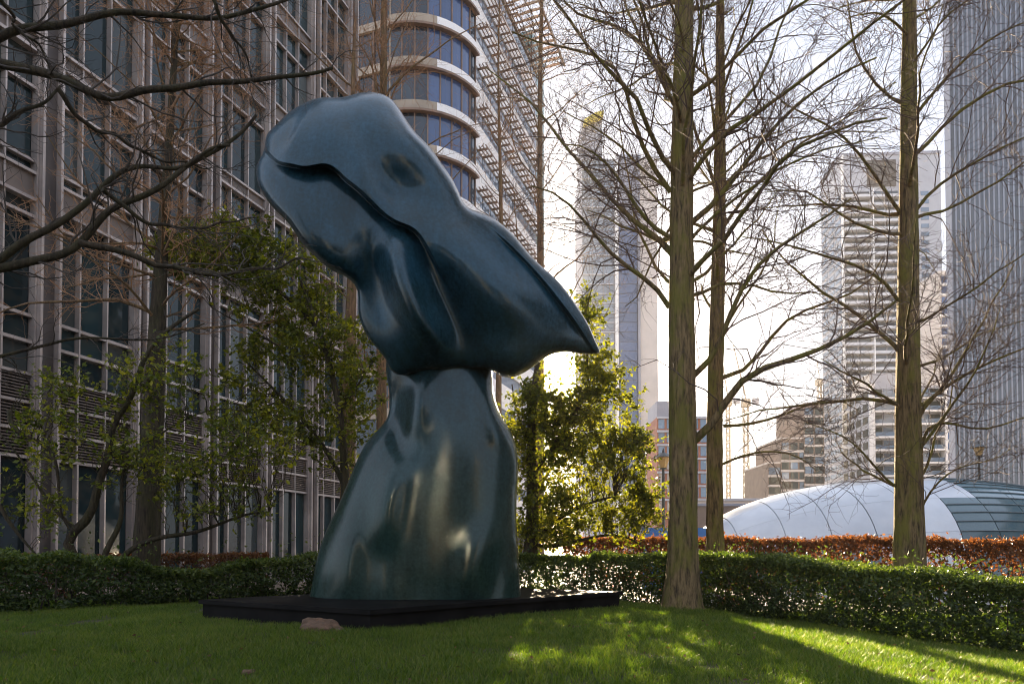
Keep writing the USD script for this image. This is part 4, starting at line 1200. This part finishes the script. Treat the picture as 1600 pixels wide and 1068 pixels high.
# ------------------------------------------------------------------ hedges
def hedge(name, label, path, ztops, zbot, width, density, size, leafm, stemm, seed, gap=0.0, ragged=0.05, stems_per_m=9):
    rng = np.random.default_rng(seed)
    path = np.array(path, float)
    s = np.concatenate([[0], np.cumsum(np.linalg.norm(np.diff(path, axis=0), axis=1))])
    L = s[-1]
    at = lambda q: np.stack([np.interp(q, s, path[:, k]) for k in (0, 1)], -1)
    h = thing(name, label, "hedge", (*path[len(path) // 2], zbot))
    n = int(density * L)
    q = rng.uniform(0, L, n)
    c = at(q)
    tn = unit(at(np.minimum(q + 0.1, L)) - at(np.maximum(q - 0.1, 0)))
    nn = np.stack([tn[:, 1], -tn[:, 0]], 1)
    zt = np.interp(q, s, ztops) + (meshkit.fbm(np.stack([q * 1.3, 0 * q, 0 * q + seed], -1), 3, seed) - 0.5) * ragged * 2.5
    zb = lawn_z(c[:, 0], c[:, 1])
    # leaves lie mostly on the shell: top, both sides
    face = rng.choice(4, n, p=[0.34, 0.40, 0.16, 0.10])
    off = np.where(face == 0, rng.uniform(-1, 1, n), np.where(face == 1, 1 - rng.exponential(0.16, n), np.where(face == 2, -1 + rng.exponential(0.16, n), rng.uniform(-0.8, 0.8, n)))) * width / 2
    zf = np.where(face == 0, 1 - rng.exponential(0.07, n), rng.random(n) ** (0.8 + gap))
    zf = np.clip(zf, 0.02, 1.05)
    bulge = (meshkit.fbm(np.stack([q * 2.2, off * 2, zf * 2.5], -1), 3, seed + 7) - 0.5) * 0.42
    x = c + nn * (off * (1 - 0.18 * np.maximum(zf - 0.75, 0) * 4 * (face != 0)) + bulge * np.sign(off) * (face != 0))[:, None]
    z = zb + 0.03 + (zt - zb) * zf + rng.normal(size=n) * 0.02 + (rng.random(n) < 0.03) * rng.uniform(0, ragged * 2, n) * (zf > 0.9)
    keep = meshkit.noise(np.stack([q * 5, off * 5, z * 5], -1), seed + 3) > gap * (1.15 - zf)
    pts = np.stack([x[:, 0], x[:, 1], z], 1)[keep]
    nrm = np.where((face == 0)[:, None], [[0, 0, 1.0]], np.stack([nn[:, 0] * np.sign(off), nn[:, 1] * np.sign(off), 0.3 + 0 * off], 1))[keep]
    v, f = leaves(rng, pts, size, 0.9, 0.0, nrm)
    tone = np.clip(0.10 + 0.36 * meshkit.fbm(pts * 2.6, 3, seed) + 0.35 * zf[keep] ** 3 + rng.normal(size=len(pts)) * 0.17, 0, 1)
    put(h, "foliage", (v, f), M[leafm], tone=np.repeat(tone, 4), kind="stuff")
    m = int(stems_per_m * L)
    q = rng.uniform(0, L, m)
    c = at(q) + rng.normal(size=(m, 2)) * width * 0.14
    z0 = lawn_z(c[:, 0], c[:, 1]) - 0.05
    ht = np.interp(q, s, ztops) - z0
    st = grow(rng, np.stack([c[:, 0], c[:, 1], z0], 1), np.stack([rng.normal(size=m) * 0.3, rng.normal(size=m) * 0.3, np.ones(m)], 1), ht * 0.93, 5, 0.16, np.full(m, 0.1))
    sr = taper(rng.uniform(0.006, 0.016, m), 5, 0.4)
    b0, bd, bL, _ = offshoots(rng, st, sr, 6, 0.25, 1.0, (0.5, 1.1), (0.18, 0.4))
    tw = grow(rng, b0, bd, bL, 3, 0.2, np.full(len(b0), 0.1))
    put(h, "stems", join([tubes(st, sr, 5), tubes(tw, taper(np.full(len(b0), 0.004), 3, 0.5), 3)]), M[stemm], kind="stuff")
    return h


g2 = lambda px, Y: P(px, 858, Y)[:2]
hedge("green_hedge", "clipped dark green hedge running from the plinth to the right edge", [g2(800, 11.9), g2(930, 11.8), g2(1060, 11.2), g2(1180, 10.0), g2(1330, 8.7), g2(1480, 7.7), g2(1640, 6.9), g2(1800, 6.2)], [0.60, 0.60, 0.60, 0.56, 0.50, 0.46, 0.42, 0.40], -0.3, 0.85, 8600, 0.052, "hedge_leaf", "twig", 41, 0.27, 0.11)
hedge("green_hedge", "looser dark green hedge along the lawn at left behind the plinth", [g2(-200, 8.4), g2(0, 8.9), g2(150, 9.4), g2(300, 10.4), g2(450, 11.2), g2(620, 11.9), g2(780, 12.0)], [0.62, 0.62, 0.60, 0.50, 0.62, 0.62, 0.60], -0.2, 0.9, 5200, 0.06, "hedge_leaf", "twig_dark", 42, 0.40, 0.20)
hedge("beech_hedge", "flat-topped coppery beech hedge behind the green hedge at right", [g2(880, 13.8), g2(1040, 13.7), g2(1200, 13.2), g2(1400, 12.3), g2(1600, 11.4), g2(1800, 10.8)], [0.90, 0.92, 0.92, 0.91, 0.90, 0.89], -0.4, 0.7, 5200, 0.075, "beech_leaf", "twig_dark", 43, 0.74, 0.05, 14)
hedge("beech_hedge", "thin coppery beech hedge before the office glazing at left", [g2(-100, 12.6), g2(150, 13.4), g2(300, 14.2), g2(420, 14.6)], [0.62, 0.62, 0.62, 0.62], -0.4, 0.5, 2600, 0.07, "beech_leaf", "twig_dark", 44, 0.6, 0.04, 10)

# kerb before the office building
kb = thing("planter_kerb", "pale stone kerb between the left hedges and the office building", "kerb", (*g2(280, 15.6), GZ))
pa, pb = g2(-150, 14.0), g2(520, 16.6)
dk = unit(pb - pa)
nk = np.array([dk[1], -dk[0]])
LK = np.linalg.norm(pb - pa)
for k in range(9):
    a, b = pa + dk * (LK * k / 9 + 0.008), pa + dk * (LK * (k + 1) / 9 - 0.008)
    put(kb, "kerb_stone", prism([a, b, b - nk * 0.35, a - nk * 0.35], GZ - 0.05, GZ + 0.42), M["stone"])


# ------------------------------------------------------------------ stones on the grass
def stone(label, px, py, Y, size, seed):
    m = trimesh.creation.icosphere(4, 1.0)
    v = np.array(m.vertices)
    v = v * (1 + 0.95 * (meshkit.fbm(v * 1.1 + seed, 4, seed) - 0.5))[:, None] * size
    b = P(px, py, Y)
    b[2] = lawn_z(b[0], b[1])
    t = put(None, "stone", (v + b + [0, 0, size[2] * 0.35], np.array(m.faces)), M["rock"], smooth=60, label=label, category="stone")


stone("brown weathered stone lying against the plinth's front corner", 500, 988, 6.45, np.array([0.17, 0.12, 0.11]), 4)
stone("small tan pebble alone in the foreground grass", 388, 1058, 4.2, np.array([0.045, 0.04, 0.03]), 9)
stone("small reddish stone right beside the weathered stone at the plinth", 531, 994, 6.35, np.array([0.045, 0.04, 0.04]), 6)

# ------------------------------------------------------------------ grass
rng = np.random.default_rng(77)
gr = UsdGeom.PointInstancer.Define(stage, "/World/grass")
tag(gr.GetPrim(), label="short green lawn grass around the plinth and up to the hedges", category="grass", kind="stuff")
protos = []
for k in range(5):
    n = 34
    a = rng.uniform(0, 2 * np.pi, n)
    r = 0.075 * np.sqrt(rng.random(n))
    b = np.stack([r * np.cos(a), r * np.sin(a), np.full(n, -0.008)], 1)
    lean = rng.normal(size=(n, 2)) * 0.45
    H = rng.uniform(0.022, 0.058, n)
    wd = rng.uniform(0.0012, 0.0024, n)
    ph = rng.uniform(0, 2 * np.pi, n)
    sd = np.stack([np.cos(ph), np.sin(ph), 0 * ph], 1) * wd[:, None]
    mid = b + np.stack([lean[:, 0] * H * 0.35, lean[:, 1] * H * 0.35, H * 0.6], 1)
    tip = b + np.stack([lean[:, 0] * H, lean[:, 1] * H, H], 1)
    v = np.stack([b - sd, b + sd, mid + sd * 0.8, mid - sd * 0.8, tip], 1).reshape(-1, 3)
    q = np.arange(n)[:, None] * 5
    f = np.concatenate([q + [0, 1, 2], q + [0, 2, 3], q + [3, 2, 4]])
    path = f"/World/grass/tuft_{k:03d}" if k else "/World/grass/tuft"
    m = usdkit.mesh(stage, path, (v, f), M["grass"])
    UsdGeom.PrimvarsAPI(m).CreatePrimvar("tone", Sdf.ValueTypeNames.FloatArray, "vertex").Set(Vt.FloatArray.FromNumpy(np.repeat(np.clip(rng.normal(0.45, 0.22, n), 0, 1), 5).astype(np.float32)))
    protos.append(path)
n = 46000
gx_, gy_ = rng.uniform(-9, 8, n), 2.6 + 9.8 * rng.random(n) ** 1.25
d = shapely.distance(shapely.points(gx_, gy_), PLINTH)
bare = meshkit.fbm(np.stack([gx_ * 1.6, gy_ * 1.6, 0 * gx_], -1), 3, 21)
k = (d > 0.03) & (np.abs(gx_) < 0.80 * gy_ + 0.6) & (bare > 0.18 + 0.12 * rng.random(n))
gx_, gy_, bare = gx_[k], gy_[k], bare[k]
gz_ = lawn_z(gx_, gy_)
n = len(gx_)
gr.CreatePrototypesRel().SetTargets([Sdf.Path(p) for p in protos])
gr.CreateProtoIndicesAttr(Vt.IntArray.FromNumpy(rng.integers(0, 5, n).astype(np.int32)))
gr.CreatePositionsAttr(Vt.Vec3fArray.FromNumpy(np.stack([gx_, gy_, gz_], 1).astype(np.float32)))
a = rng.uniform(0, np.pi, n)
gr.CreateOrientationsAttr(Vt.QuathArray([Gf.Quath(float(math.cos(q)), 0, 0, float(math.sin(q))) for q in a]))
sc_ = (rng.uniform(0.6, 1.45, n) * (0.6 + 0.85 * bare))[:, None] * np.ones((1, 3))
gr.CreateScalesAttr(Vt.Vec3fArray.FromNumpy(sc_.astype(np.float32)))

# fallen leaves and bits of twig among the grass
rng = np.random.default_rng(78)
n = 900
fx, fy = rng.uniform(-6, 6, n), 3.2 + 8.0 * rng.random(n)
k = (shapely.distance(shapely.points(fx, fy), PLINTH) > 0.03) & (np.abs(fx) < 0.78 * fy + 0.3)
c = np.stack([fx, fy, lawn_z(fx, fy) + rng.uniform(0.015, 0.045, n)], 1)[k]
v, f = leaves(rng, c, 0.032, 0.35)
put(None, "fallen_leaves", (v, f), M["fallen_leaf"], tone=np.repeat(rng.random(len(c)), 4), kind="stuff", label="small brown fallen leaves scattered over the lawn grass", category="leaf litter")
